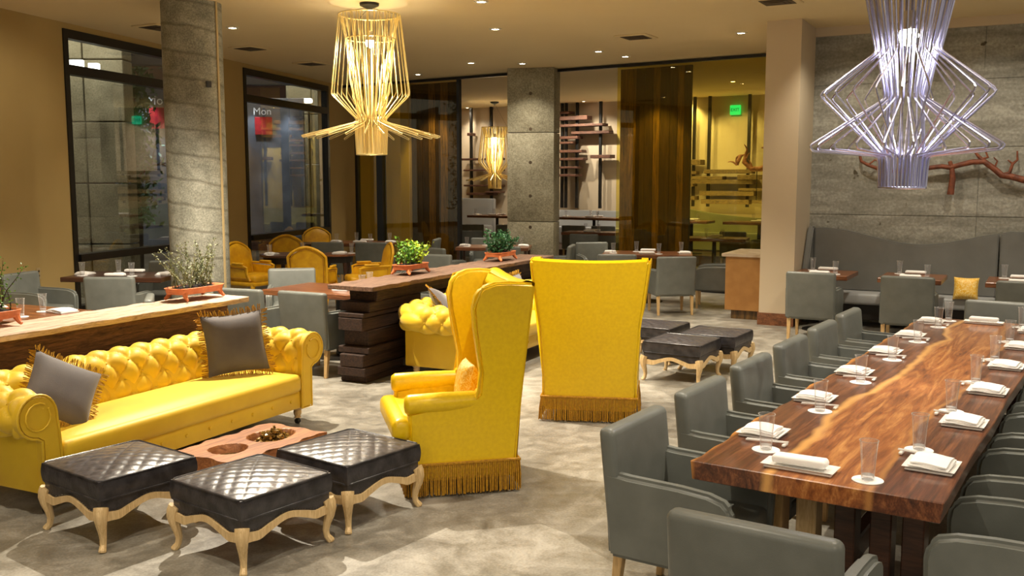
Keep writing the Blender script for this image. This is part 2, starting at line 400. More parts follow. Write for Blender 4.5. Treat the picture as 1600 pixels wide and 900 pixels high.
# outlets on the left wall
for i, (px, py) in enumerate([(33, 431), (56, 427)]):
    s_ = t(px); z = EYE-(py-280)/FPX*(LA.y+LD.y*s_)
    q = G(); wallbox(q, LA, LD, LN, s_-.04, s_+.04, .012, 0, z-.075, z+.075)
    o = q.make('outlet_plate' if i else 'switch_plate', 'almond', None, .004); tag(o, ['blank beige wall plate, the left one on the tan wall', 'beige wall plate with two sockets, the right one on the tan wall'][i], 'outlet')
    if i:
        for dz in (-.03, .03): q = G(); wallbox(q, LA, LD, LN, s_-.014, s_+.014, .016, .011, z+dz-.012, z+dz+.012); q.make('socket', 'vent', o)
# concrete wall at right, header above
g = G(); wallbox(g, WP, WD, WN, -.6, 7.5, -.012, -.3, 0, 3.98)
for z0, z1 in ((0, 1.50), (1.51, 2.42), (2.43, 3.30), (3.31, 3.98)):      # pour joints recessed
    for a, b in ((-.6, 2.05), (2.058, 4.7), (4.708, 7.5)): wallbox(g, WP, WD, WN, a, b, 0, -.012, z0, z1)
struct('wall_right', g, 'board', smooth=False)
g = G(); wallbox(g, WP, WD, WN, -.6, 7.5, .05, -.3, 3.98, CEIL); struct('trim_1', g, 'pale', smooth=False)
# beige pillar and return wall between the concrete wall and the glass partition
PC = V2(3.82, 12.95)
g = G(); wallbox(g, PC, -WD, -WN, 0, .46, 0, 3.9, .17, CEIL); struct('wall_return', g, 'pale', smooth=False)
g = G(); wallbox(g, PC+WN*.015, -WD, -WN, -.015, .475, 0, 1.2, 0, .17); struct('baseboard_return', g, 'walnut', smooth=False)
# back wall of the far room and its side
g = G(); wallbox(g, BP, BD, BN, -5.2, 9, 0, -.3, 0, CEIL); struct('wall_back', g, 'pale', smooth=False)
g = G(); wallbox(g, LA, LD, LN, 8.84, 17.0, 0, -.25, 0, CEIL); struct('wall_far_left', g, 'plaster', smooth=False)
g = G(); g.add([(5.0, 16.0, 0), (10.5, 22.0, 0), (10.7, 21.8, 0), (5.2, 15.8, 0), (5.0, 16.0, CEIL), (10.5, 22.0, CEIL), (10.7, 21.8, CEIL), (5.2, 15.8, CEIL)], [(0, 1, 2, 3), (4, 5, 6, 7), (0, 1, 5, 4), (1, 2, 6, 5), (2, 3, 7, 6), (3, 0, 4, 7)]); struct('wall_far_right', g, 'pale', smooth=False)
# raised floor at the back
g = G(); wallbox(g, BP, BD, BN, -5, 8.6, 2.95, .01, 0, .25); struct('floor_platform', g, 'darkwalnut', smooth=False)

# ------------------------------------------------------------------ columns
cy = thing('round_column', 'round grey concrete column with diagonal form seams, in front of the windows', 'column', (-3.86, 11.85, 0))
g = G(); g.lathe([(.352, 0), (.352, CEIL)], 64, cap=False); g.make('shaft', 'spiral', cy)
g = G(); g.box((.36*math.cos(R(-20)), .36*math.sin(R(-20)), 2.05), (.012, .03, 4.1), R(-20)); g.make('corner_strip', 'almond', cy)
g = G(); g.box((.37*math.cos(R(-45)), .37*math.sin(R(-45)), 3.12), (.02, .06, .07), R(-45)); g.make('wall_sensor', 'black', cy)
sc_ = thing('square_column', 'broad grey concrete column with round tie holes, in the middle of the room', 'column', (.42, 18.8, 0), R(-15))
zs = [0, .98, 2.14, CEIL]
for i in range(3):
    z0, z1 = [(0, 1.18), (1.19, 2.88), (2.89, CEIL)][i]
    g = G(); g.rbox((0, 0, (z0+z1)/2), (.92, .52, z1-z0), .012, 2); g.make('concrete_lift', 'cast', sc_)
for z in (.42, 1.08, 1.68, 2.32, 2.95, 3.62):
    g = G(); g.lathe([(.001, -.262), (.03, -.262), (.034, -.259)], 14); g.v = [(a, c, z-b) for a, b, c in g.v]; g.make('tie_hole', 'vent', sc_)

# ------------------------------------------------------------------ glass partition with wooden screens
gp = thing('glass_partition', 'yellow-tinted glass partition with dark posts running across the back of the room', 'partition')
s_of = lambda px: skx(px, PA, PD)
def pbox(nm, s0, s1, z0, z1, o0, o1, mt, par=gp):
    q = G(); wallbox(q, PA, PD, PN, s0, s1, o0, o1, z0, z1); return q.make(nm, mt, par, smooth=False)
pbox('head_rail', s_of(1206), s_of(540), CEIL-.06, CEIL-.01, .04, -.04, 'black')
pbox('pane', s_of(1206), s_of(962), .05, CEIL-.06, .0, -.012, 'tint')
pbox('pane', s_of(640), s_of(601), .05, CEIL-.06, .0, -.012, 'tint'); pbox('pane', s_of(592), s_of(561), .05, CEIL-.06, 0, -.012, 'tint')
pbox('pane', s_of(719), s_of(641), .05, CEIL-.06, .0, -.012, 'clear')
pbox('post', s_of(601), s_of(592), 0, CEIL-.06, .05, -.08, 'black'); pbox('post', s_of(562), s_of(558), 0, CEIL-.06, .03, -.06, 'black')
pbox('post', s_of(640.5), s_of(626), 0, CEIL-.06, -.03, -.25, 'plaster')
pbox('post', s_of(720), s_of(716), 0, CEIL-.06, .03, -.05, 'black')
pbox('foot_rail', s_of(1206), s_of(962), 0, .05, .03, -.05, 'black'); pbox('foot_rail', s_of(719), s_of(562), 0, .05, .03, -.05, 'black')
def screen(px0, px1, label, n):
    r = thing('wood_screen', label, 'screen'); a, b = s_of(px1), s_of(px0); x = a
    ws = [rnd.uniform(.7, 1.3) for _ in range(n)]; k = (b-a)/sum(ws)
    for i, wd in enumerate(ws):
        q = G(); o = rnd.uniform(0, .012); wallbox(q, PA, PD, PN, x+.003, x+wd*k-.003, -.10+o, -.16, .02, CEIL-.09)
        m_ = 'plankdark' if rnd.random() < .55 else 'plankmid'
        q.make('plank', m_, r, smooth=False); x += wd*k
screen(640, 714, 'tall dark plank screen behind glass, left of the square concrete column', 8)
screen(963, 1072, 'tall dark plank screen behind glass, right of the square concrete column', 9)

# ------------------------------------------------------------------ hanging plank shelves on the back wall
def planks(label, rods, pls, mt='shelf', off=.25):
    r = thing('plank_shelf', label, 'shelf'); sb = lambda px: skx(px, BP, BD)
    Yof = lambda s_: (BP+BD*s_).y
    zz = lambda px, py: EYE-(py-280)/FPX*Yof(sb(px))*.985
    for px in rods:
        s_ = sb(px); q = G(); wallbox(q, BP, BD, BN, s_-.035, s_+.035, off+.02, off-.05, rods[px] if isinstance(rods, dict) else 1.05, CEIL); q.make('rod', 'black', r, smooth=False)
    for x0, x1, y, hh in pls:
        q = G(); z = zz((x0+x1)/2, y); o_ = rnd.uniform(-.05, .09)
        wallbox(q, BP, BD, BN, sb(x0), sb(x1), off+.16+o_, off-.12, z-hh*.0085, z+hh*.0085); q.make('plank', mt, r, .008, 1)
planks('brown shelf planks on black rods on the back wall, left of the square column', {744: 1.2, 775: 1.2},
       [(733, 793, 249, 3.5), (737, 793, 266, 3), (760, 800, 278, 2.5), (736, 793, 290, 3), (770, 793, 300, 3), (740, 782, 303, 4.5), (744, 748, 211, 5)])
planks('stepped brown shelf planks on black rods on the back wall, right of the square column', {884: 1.2, 890: 1.2, 907: 1.2, 943: 1.2},
       [(882, 900, 178, 4), (882, 927, 186, 6.5), (884, 952, 197, 4), (902, 960, 208, 4.5), (882, 913, 216, 4.5), (884, 906, 224, 3.5), (882, 919, 237, 4.5), (882, 921, 249, 4), (882, 914, 262, 3.5), (882, 912, 274, 4), (932, 963, 245, 5.5)])
planks('stacked reclaimed beams hung on black rods behind the yellow glass', {1087: 1.3, 1110: 1.3, 1171: 1.3},
       [(1073, 1102, 254, 8), (1073, 1094, 270, 5), (1080, 1136, 278, 5), (1088, 1182, 284, 6), (1160, 1202, 277, 7), (1073, 1091, 289, 4), (1100, 1184, 302, 7), (1160, 1200, 296, 4), (1073, 1094, 309, 6), (1102, 1176, 315, 7), (1182, 1203, 315, 5), (1106, 1180, 268, 6)], 'shelf2')

# ------------------------------------------------------------------ ceiling fixtures
dl = thing('recessed_downlight', '', 'downlight')
g = G(); g.lathe([(.055, -.012), (.085, -.012), (.09, 0), (.055, 0)], 20, cap=False); g.make('trim_ring', 'whitepl', dl)
g = G(); g.lathe([(.001, -.004), (.056, -.006)], 16); g.make('lens', 'lamp', dl)
for i, (px, py, e, lab) in enumerate([
    (363, 43, 150, 'just right of the round concrete column'), (752, 2, 190, 'at the top edge of the frame, nearest one over the middle'),
    (774, 45, 170, 'in the middle of the ceiling, below the nearest one'), (736, 98, 110, 'left of the pair before the square column'),
    (816, 99, 110, 'right above the square concrete column'), (935, 80, 110, 'left one of two by the right plank screen'),
    (977, 88, 80, 'right one of two, above the right plank screen'), (1158, 51, 150, 'near the beige pillar'),
    (653, 116, 110, 'above the left plank screen'), (730, 168, 60, 'in the far room, leftmost by the gold pendant'),
    (760, 170, 60, 'in the far room, beside the gold pendant canopy'), (912, 158, 70, 'in the far room over the stepped shelves, left of two'),
    (938, 160, 70, 'in the far room over the stepped shelves, right of two'), (1076, 152, 90, 'behind the yellow glass, left one near the rods'),
    (1150, 150, 90, 'behind the yellow glass, above the exit sign'), (1145, 127, 60, 'behind the yellow glass, highest and faintest')]):
    p = at(px, py, CEIL); r = place(dl, (p.x, p.y, CEIL), 0, 'small round ceiling downlight '+lab, 'ceiling downlights')
    spot(p.x, p.y, CEIL-.03, e, 110, .7, .05)
vt = thing('ceiling_vent', '', 'vent')
g = G(); g.rbox((0, 0, -.008), (.5, .5, .016), .006, 1); g.make('vent_frame', 'ceil', vt)
for k_ in range(3): g = G(); g.box((0, 0, -.02-.006*k_), (.36-.1*k_, .36-.1*k_, .004)); g.make('louvre', 'vent', vt, smooth=False)
for px, py, lab in [(247, 42, 'left of the round column'), (391, 75, 'right of the round column'), (487, 99, 'above the second window'), (994, 57, 'in the ceiling in front of the right plank screen'), (1215, 1, 'at the top edge near the silver pendant')]:
    p = at(px, py, CEIL); place(vt, (p.x, p.y, CEIL), R(-30), 'square dark ceiling air vent '+lab, 'ceiling vents')
# exit sign on the back wall
s_ = skx(1146, BP, BD); p = BP+BD*s_+BN*.12; z = EYE+(280-174)/FPX*p.y
ex = thing('exit_sign', 'green lit EXIT sign on the wall behind the yellow glass', 'sign', (p.x, p.y, z), math.atan2(BD.y, BD.x))
g = G(); g.rbox((0, .03, 0), (.27, .06, .24), .01, 1); g.make('housing', 'exit', ex)
def text(body, size, loc, par, mt, name='lettering', rot=(math.pi/2, 0, 0), ext=.002):
    c = bpy.data.curves.new(name, 'FONT'); c.body = body; c.size = size; c.extrude = ext; c.align_x = 'CENTER'; c.align_y = 'CENTER'
    c.materials.append(M[mt]); o = bpy.data.objects.new(name, c); COL.objects.link(o); o.location = loc; o.rotation_euler = rot; o.parent = par
    me = bpy.data.meshes.new_from_object(o); q = bpy.data.objects.new(name, me); COL.objects.link(q); q.location = loc; q.rotation_euler = rot; q.parent = par
    bpy.data.objects.remove(o); return q
text('EXIT', .11, (0, -.004, 0), ex, 'exitd')

# ------------------------------------------------------------------ pendants
def fillet(pts, r=.03):
    out = [pts[0]]
    for i in range(1, len(pts)-1):
        a, b, c = V2(*pts[i-1]), V2(*pts[i]), V2(*pts[i+1])
        ra = min(r, (a-b).length*.4, (c-b).length*.4)
        p, q = b+(a-b).normalized()*ra, b+(c-b).normalized()*ra
        out += [tuple(p), tuple((p+q+b*2)/4), tuple(q)]
    return out+[pts[-1]]
def pendant(label, loc, sets, rings, mt, bulbz, bulbr, zs_, rr, e, scale=1, cord=True, n=5, lightcol=WARM):
    r = thing('pendant_lamp', label, 'pendant light', loc)
    if scale != 1: r.scale = (scale, scale, 1)
    top = zs_
    g = G(); g.lathe([(.001, 0), (.12, 0), (.115, -.03), (.03, -.07), (.001, -.07)], 20); g.make('canopy', 'black', r)
    for nm, pts, cnt, ph, sub in sets:
        q = G(); q.tube([(x, 0, z) for x, z in fillet(pts)], rr, n); m0 = q.make(nm, mt, r)
        m0.rotation_euler = (0, 0, ph)
        for i in range(1, cnt):
            o = m0.copy(); COL.objects.link(o); o.rotation_euler = (0, 0, ph+2*math.pi*i/cnt)
    for R_, z in rings:
        q = G(); q.tube([(R_*math.cos(2*math.pi*i/40), R_*math.sin(2*math.pi*i/40), z) for i in range(40)], rr*1.3, n, True); q.make('ring', mt, r)
    z0 = max(z for _, z in rings)
    q = G()
    for a in range(3):
        an = 2*math.pi*a/3; R0 = rings[0][0]
        q.tube([(0, 0, -.05), (R0*math.cos(an), R0*math.sin(an), z0)], .003, 4)
    q.make('suspension_wire', 'black', r)
    q = G(); q.lathe([(.002, bulbz+.14), (.035, bulbz+.14), (.05, bulbz+.06), (.05, bulbz+.03), (.002, bulbz+.03)], 16); q.tube([(0, 0, -.05), (0, 0, bulbz+.13)], .004, 5); q.make('lamp_holder', 'chrome', r)
    q = G(); q.lathe([(.002, bulbz-bulbr)]+[(bulbr*math.sin(a), bulbz-bulbr*math.cos(a)) for a in [.5, 1, 1.57, 2.1, 2.6]]+[(.002, bulbz+bulbr)], 16); q.make('bulb', 'bulb', r)
    spot(0, 0, bulbz-bulbr*1.7, e, 165, 1, bulbr, lightcol, parent=r)
    l = bpy.data.lights.new('pendant_light', 'POINT'); l.energy = e*.16; l.color = lightcol; l.shadow_soft_size = bulbr*1.05
    o = bpy.data.objects.new('pendant_light', l); COL.objects.link(o); o.parent = r; o.location = (0, 0, bulbz-bulbr*1.6)
    return r
c1 = at(577, 5, CEIL)
A = [(.37, -.14), (.475, -1.08), (.185, -1.37), (.185, -1.80)]
B = [(.36, -.145), (.29, -.42), (.25, -.9), (.165, -1.32), (.16, -1.80)]
F_ = [(.345, -.15), (.30, -.42), (.20, -.95), (.15, -1.30), (.19, -1.41), (.84, -1.58), (.825, -1.595), (.20, -1.45), (.185, -1.80)]
pendant('large gold wire-rod pendant lamp with wide flat brim, hanging left of centre', (c1.x, c1.y, CEIL), [('rod', A, 34, 0, 0), ('inner_rod', B, 20, .1, 0), ('brim_rod', F_, 24, .05, 0)],
        [(.37, -.14), (.185, -1.80), (.30, -.42)], 'gold', -.47, .055, 0, .0056, 140)
c3 = at(773, 160, CEIL)
pendant('small gold wire-rod pendant lamp in the far room left of the square column', (c3.x, c3.y-.2, CEIL), [('rod', [(x*.95, z-.55) for x, z in A], 24, 0, 0), ('inner_rod', [(x*.95, z-.55) for x, z in B], 14, .1, 0), ('brim_rod', [(x*.95, z*1-.55) for x, z in F_], 18, .05, 0)],
        [(.35, -.69), (.175, -2.35), (.28, -.97)], 'gold', -1.0, .07, 0, .011, 90, n=4)
c2 = (2.31, 5.72)
A2 = [(.42, -.30), (.205, -1.30), (.19, -1.36), (.525, -1.60), (.14, -1.96), (.14, -2.15)]
B2 = [(.40, -.30), (.19, -1.30), (.125, -1.63), (.575, -1.90), (.56, -1.93), (.15, -1.965), (.14, -2.15)]
pendant('large silver wire-rod pendant lamp hanging over the long walnut table', (c2[0], c2[1], CEIL), [('rod', A2, 22, 0, 0), ('brim_rod', B2, 22, .14, 0), ('inner_rod', [(.38, -.30), (.17, -1.32), (.10, -1.6), (.125, -1.96), (.13, -2.15)], 14, .05, 0)],
        [(.42, -.30), (.14, -2.15)], 'steel', -1.27, .06, 0, .0062, 80, n=6, lightcol=(1, .95, .93), scale=.93)

# ------------------------------------------------------------------ chesterfield sofa
def profile():
    P = [(.0, .40), (.003, .46), (.008, .52), (.014, .57)]
    cx, cz, r = .148, .622, .130
    for a in range(178, -95, -12): P.append((cx+r*math.cos(R(a)), cz+r*math.sin(R(a))))
    return P
def resample(P, n):
    L = [0]
    for a, b in zip(P, P[1:]): L.append(L[-1]+math.dist(a, b))
    out = []
    for i in range(n):
        d = L[-1]*i/(n-1); k_ = 0
        while k_ < len(L)-2 and L[k_+1] < d: k_ += 1
        f = (d-L[k_])/(L[k_+1]-L[k_]); a, b = P[k_], P[k_+1]; out.append((a[0]+(b[0]-a[0])*f, a[1]+(b[1]-a[1])*f))
    return out, L[-1]
def build_sofa():
    Ls, D = 2.82, .86; a = 1.135; yb = D/2-.245; yf = -D/2; rc = .15
    r = thing('chesterfield_sofa', '', 'sofa')
    prof, PL = resample(profile(), 64)
    segs = [('l', yb-rc-yf-.02), ('c', rc*math.pi/2), ('b', 2*(a-rc)), ('c2', rc*math.pi/2), ('r', yb-rc-yf-.02)]; T = sum(s[1] for s in segs)
    def path(d):
        for nm, l in segs:
            if d <= l+1e-9: break
            d -= l
        if nm == 'l': return (-a, yf+.02+d), (-1, 0)
        if nm == 'c': an = math.pi-d/rc; return (-a+rc+rc*math.cos(an), yb-rc+rc*math.sin(an)), (math.cos(an), math.sin(an))
        if nm == 'b': return (-a+rc+d, yb), (0, 1)
        if nm == 'c2': an = math.pi/2-d/rc; return (a-rc+rc*math.cos(an), yb-rc+rc*math.sin(an)), (math.cos(an), math.sin(an))
        return (a, yb-rc-d), (1, 0)
    su = T/round(T/.195); sv = .112
    def tuft(u, v):
        A_ = u/su+v/(2*sv); B_ = u/su-v/(2*sv)
        return abs(math.sin(math.pi*A_)*math.sin(math.pi*B_))
    bt = G()
    nu = int(T/.0135)
    def fn(i, j):
        d = i*T; (x, y), (nx, ny) = path(d); q = j*(len(prof)-1); k_ = min(int(q), len(prof)-2); f = q-k_
        n_ = prof[k_][0]*(1-f)+prof[k_+1][0]*f; z = prof[k_][1]*(1-f)+prof[k_+1][1]*f
        tn, tz = prof[k_+1][0]-prof[k_][0], prof[k_+1][1]-prof[k_][1]; l = math.hypot(tn, tz); on, oz = -tz/l, tn/l
        v = j*PL; e = min(1, (1-j)/.10)*min(1, i*T/.04, (1-i)*T/.04)
        h = .040*(tuft(d, v+.03)**.5)*e-.010
        n2, z2 = n_+on*h, z+oz*h
        return (x+nx*n2, y+ny*n2, z2)
    g = G(); g.grid(fn, nu, 76); g.make('tufted_back_and_arms', 'sofa', r, ang=80)
    # tuft buttons
    iu = 0
    for p in range(0, 2*int(T/su)+3):
        for q in range(-1, 2*int(PL/sv)+2):
            if (p+q) % 2: continue      # half-step rows
            d, v = p*su/2, q*sv-.03
            if d < .05 or d > T-.05 or v < .03 or v > PL*.86: continue
            c = fn(d/T, v/PL); bt.lathe([(.001, -.006), (.011, -.004), (.013, 0), (.011, .004), (.001, .006)], 8, c)
    o = bt.make('tuft_buttons', 'sofa', r); o['kind'] = 'stuff'
    # body panels
    g = G(); g.rbox((-a-.06, (yf+yb+.12)/2+.02, .35), (.12, yb+.12-yf-.05, .42), .015, 2); g.make('arm_panel', 'sofa', r)
    g = G(); g.rbox((a+.06, (yf+yb+.12)/2+.02, .35), (.12, yb+.12-yf-.05, .42), .015, 2); g.make('arm_panel', 'sofa', r)
    g = G(); g.rbox((0, yb+.06, .35), (2*a+.24, .12, .42), .015, 2); g.make('back_panel', 'sofa', r)
    # scrolled arm fronts
    out = [(0, .15), (0, .40)]+[p for p in resample(profile(), 26)[0]][1:]+[(.124, .47), (.124, .15)]
    for sgn in (-1, 1):
        g = G(); g.prism([(sgn*(a+n_), z) for n_, z in out], 'y', yf-.015, yf+.05); o = g.make('arm_front', 'sofa', r, .012, 3)
        g = G(); cx, cz = sgn*(a+.148), .622
        sp = [(cx+sgn*(0.082-.0*k_)*math.cos(k_*.45+2.6)*(1-k_*.0), yf-.02, cz+0.082*math.sin(k_*.45+2.6)) for k_ in range(14)]
        g.tube(sp+[(sgn*(a+.03), yf-.02, .55), (sgn*(a+.03), yf-.02, .2)][:0], .006, 6); g.make('scroll_piping', 'sofa', o)
        g = G(); g.tube([(sgn*(a+n_), yf-.012, z) for n_, z in out], .008, 6, True); g.make('piping', 'sofa', o)
    # seat
    g = G(); sw, sd = 2*a-.01, yb-yf-.0
    def st(i, j):
        x = (i-.5)*sw; y = yf+.0+j*sd; c = (1-(2*i-1)**8)*(1-abs(2*j-1)**6)
        return (x, y+(-.02*(1-(2*i-1)**6) if j == 0 else 0), .41+.055*c)
    g.grid(st, 40, 20); g.rbox((0, (yf+yb)/2-.01, .36), (sw, sd+.03, .15), .04, 3); g.make('seat_cushion', 'sofa', r, ang=60)
    g = G(); g.rbox((0, yf+.04, .22), (2*a, .07, .14), .012, 2); fr = g.make('front_rail', 'sofa', r)
    for k_ in range(10):
        x = -a+.12+k_*(2*a-.24)/9
        g = G(); g.lathe([(.001, 0), (.012, .001), (.014, .006), (.012, .012), (.001, .014)], 10); g.v = [(x+p[0], yf+.008-p[2], .225+p[1]) for p in g.v]; g.make('button', 'sofa', fr)
    g = G(); g.box((0, .02, .17), (2*a+.2, D-.22, .06)); g.make('underside', 'dark', r, smooth=False)
    for sx in (-1, 1):
        for y in (yf+.08, yb+.03):
            x = sx*(a+.05)
            g = G(); g.lathe([(.03, .055), (.022, .065), (.03, .08), (.034, .10), (.03, .115), (.045, .135), (.05, .155), (.05, .16)], 16, (x, y, 0)); lg = g.make('leg', 'paleoak', r)
            g = G(); g.lathe([(.001, 0), (.02, .004), (.026, .022), (.02, .04), (.001, .044)], 12); g.v = [(x+p[2]-.022, y+p[1], p[0]+.026) for p in g.v]; g.tube([(x, y, .03), (x, y, .06)], .008, 6); g.make('castor', 'black', lg)
    return r
sofa = build_sofa()
SA = R(26); ln = V2(math.sin(SA), math.cos(SA)); fn_ = V2(math.cos(SA), -math.sin(SA))
s1 = (at(66, 798).xy+at(473, 664).xy)/2-fn_*.35
place(sofa, (s1.x, s1.y, 0), face(fn_.x, fn_.y), 'yellow tufted chesterfield sofa with two grey pillows, at the left behind the black ottomans', 'yellow chesterfield sofas')
s2 = at(640, 569, .15).xy+V2(-.06, -.02)+fn_*.325+ln*1.255
place(sofa, (s2.x, s2.y, 0), face(fn_.x, fn_.y), 'yellow tufted chesterfield sofa behind the wing chairs, in front of the stacked timber ledge', 'yellow chesterfield sofas')
def build_pillow(name, s, t_, mt, fringe=True):
    r = thing(name, '', 'pillow'); g = G(); n = 18
    for sg in (1, -1):
        def fn(i, j):
            x, y = 2*i-1, 2*j-1; k_ = (1-abs(x)**3.2)*(1-abs(y)**3.2); pinch = 1-.07*(1-x*x)*(abs(y)**4)-.0
            px = x*(1-.07*(1-y*y)); pz = y*(1-.07*(1-x*x))
            return (px*s/2, sg*(t_/2*max(k_, 0)**.55), pz*s/2)
        g.grid(fn, n, n, flip=sg > 0)
    g.make('cushion', mt, r, ang=75)
    if fringe:
        q = G(); step = .011; m_ = int(s/step)
        for side in range(4):
            for k_ in range(m_):
                tt = -1+2*k_/m_; ed = (1-.07*(1-tt*tt)); e0 = ed*s/2; l = rnd.uniform(.03, .05); j = rnd.uniform(-.012, .012)
                a, b = (tt*s/2, e0), (tt*s/2+j, e0+l)
                for _ in range(side): a, b = (-a[1], a[0]), (-b[1], b[0])
                dz = rnd.uniform(-.012, .012); q.tube([(a[0], 0, a[1]), (b[0], dz, b[1])], .0042, 3)
        o = q.make('fringe', 'gold_fringe', r, smooth=False); o['kind'] = 'stuff'
    return r
pil = build_pillow('throw_pillow', .44, .15, 'velvet')
def tilt(o, rx, ry=0, rz=None):
    o.rotation_mode = 'YXZ'; o.rotation_euler = (rx, ry, o.rotation_euler[2] if rz is None else rz)
zf = face(fn_.x, fn_.y)
p = s1+ln*.86-fn_*.02
p = s1+ln*.80+fn_*.06; o = place(pil, (p.x, p.y, .71), zf, 'upright grey velvet pillow with gold fringe at the far end of the left sofa', 'fringed grey pillows', 1.1); tilt(o, R(-16), R(-3), R(30))
p = s1-ln*.84+fn_*.10
o = place(pil, (p.x, p.y, .66), zf, 'leaning grey velvet pillow with gold fringe against the near arm of the left sofa', 'fringed grey pillows'); tilt(o, R(-32), R(34), zf+R(-8))
p = s2-ln*.75-fn_*.12
o = place(pil, (p.x, p.y, .69), zf, 'grey pillow lying low on the rear sofa beside its tufted arm', 'fringed grey pillows'); tilt(o, R(-40), R(20), zf+R(30))
p = s2+ln*.62+fn_*.02
o = place(pil, (p.x, p.y, .69), zf, 'grey fringed pillow on the rear sofa, seen between the two wing chairs', 'fringed grey pillows'); tilt(o, R(-16), 0, zf)

# ------------------------------------------------------------------ ottomans
def cabriole(g, x, y, top=.235, s=1.0, r0=.034, out=.05):
    d = V2(x, y).normalized(); pts = []; rs = []
    for f, off, rr in [(1, .0, 1.15), (.9, .010, 1.15), (.78, .015, 1.05), (.62, .010, .85), (.45, -.003, .68), (.28, -.011, .56), (.14, -.006, .52), (.06, .008, .6), (.02, .016, .62), (0, .018, .5)]:
        pts.append((x+d.x*off*s, y+d.y*off*s, top*f+.001)); rs.append(r0*rr*s)
    g.tube(pts, rs, 8)
def build_ottoman(W=.60):
    r = thing('ottoman', '', 'ottoman'); h = W/2
    g = G(); n = 64
    def top(i, j):
        x, y = (2*i-1), (2*j-1); e = (1-abs(x)**10)*(1-abs(y)**10)
        A_ = (x+y)*5.5; B_ = (x-y)*5.5
        q = (abs(math.sin(math.pi*A_/2)*math.sin(math.pi*B_/2)))**.5
        return (x*h, y*h, .392+.026*(1-x*x)*(1-y*y)+.006*q*e)
    g.grid(top, n, n); g.make('quilted_top', 'leather', r, ang=80)
    g = G()
    def side(i, j):
        a = i*4; k_ = int(a) % 4; f = (a-int(a))*2-1; c = .985
        x, y = [(f, -1), (1, f), (-f, 1), (-1, -f)][k_]; b = 1+.02*math.sin(math.pi*j)
        return (x*h*b, y*h*b, .285+.107*j)
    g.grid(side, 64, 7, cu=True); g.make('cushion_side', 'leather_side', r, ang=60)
    sq = [(-h, -h), (h, -h), (h, h), (-h, h)]
    for z in (.392, .288):
        g = G(); pts = []
        for k_ in range(4):
            a, b = V2(*sq[k_]), V2(*sq[(k_+1) % 4])
            for f in (.04, .5, .96): q = a.lerp(b, f); pts.append((q.x*1.0, q.y*1.0, z))
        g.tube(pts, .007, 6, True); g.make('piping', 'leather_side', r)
    sc = lambda f: .5-.5*math.cos(2*math.pi*f)      # 0 at the legs, 1 mid side
    def zc(f): return .214+.038*math.exp(-((f-.5)/.20)**2)-.010*math.exp(-((abs(f-.5)-.33)/.07)**2)
    g = G(); hh = h*.975
    def apr(i, j):
        a = i*4; k_ = int(a) % 4; f = a-int(a); u = f*2-1
        x, y = [(u, -1), (1, u), (-u, 1), (-1, -u)][k_]; return (x*hh, y*hh, zc(f)+(.292-zc(f))*j)
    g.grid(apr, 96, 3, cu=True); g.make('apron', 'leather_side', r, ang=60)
    nl = G(); 
    for k_ in range(4):
        g = G(); m_ = 30; vs = []
        for i in range(m_+1):
            f = i/m_; u = (f*2-1)*.98; z = zc(f)
            for off, dz in ((.012, .004), (.012, -.030-.016*(1-sc(f))), (-.022, -.030-.016*(1-sc(f))), (-.022, .004)):
                x, y = [(u, -1), (1, u), (-u, 1), (-1, -u)][k_]; nx, ny = [(0, -1), (1, 0), (0, 1), (-1, 0)][k_]
                vs.append((x*hh+nx*off, y*hh+ny*off, z+dz))
            if i and i < m_:
                nl.lathe([(.001, .003), (.0035, .0015), (.004, -.001)], 5, (0, 0, 0)); b = nl.v[-15:]; nl.v = nl.v[:-15]
                nl.v += [(x*hh+nx*.003+p[0], y*hh+ny*.003+p[1]+0, z+.011+p[2]) for p in b]
        fs = []
        for i in range(m_):
            for q in range(4): fs.append((i*4+q, i*4+(q+1) % 4, i*4+4+(q+1) % 4, i*4+4+q))
        g.add(vs, fs); g.make('rail', 'paleoak', r, ang=50)
    o = nl.make('nail_heads', 'nickel', r); o['kind'] = 'stuff'
    for sx in (-1, 1):
        for sy in (-1, 1): g = G(); cabriole(g, sx*h*.95, sy*h*.95, .245, 1, .034); g.make('leg', 'paleoak', r)
    return r
ott = build_ottoman()
for px, cs, lab in [(0, [(285, 747), (377, 781), (498, 738), (407, 707)], 'nearest of three at the lower left'), (1, [(87, 715), (154, 752), (288, 713), (213, 690)], 'leftmost of three, in front of the left sofa'),
                    (2, [(447, 700), (541, 728), (641, 690), (550, 670)], 'beside the wing chair and the redwood block'), (3, [(1004, 532), (1078, 548), (1122, 526), (1060, 514)], 'frontmost of three beyond the back-turned wing chair'),
                    (4, [(1064, 517), (1145, 532), (1166, 515), (1105, 505)], 'rightmost of three beyond the back-turned wing chair'), (5, [(968, 505), (1040, 523), (1072, 502), (1012, 493)], 'rearmost of three, partly hidden by the yellow wing chair')]:
    q = [at(x, y, .4) for x, y in cs]; c = sum(q, Vector())/4
    place(ott, (c.x, c.y, 0), R(-37 if px < 3 else -31), 'quilted black ottoman on carved legs, '+lab, 'black quilted ottomans', 1.0)

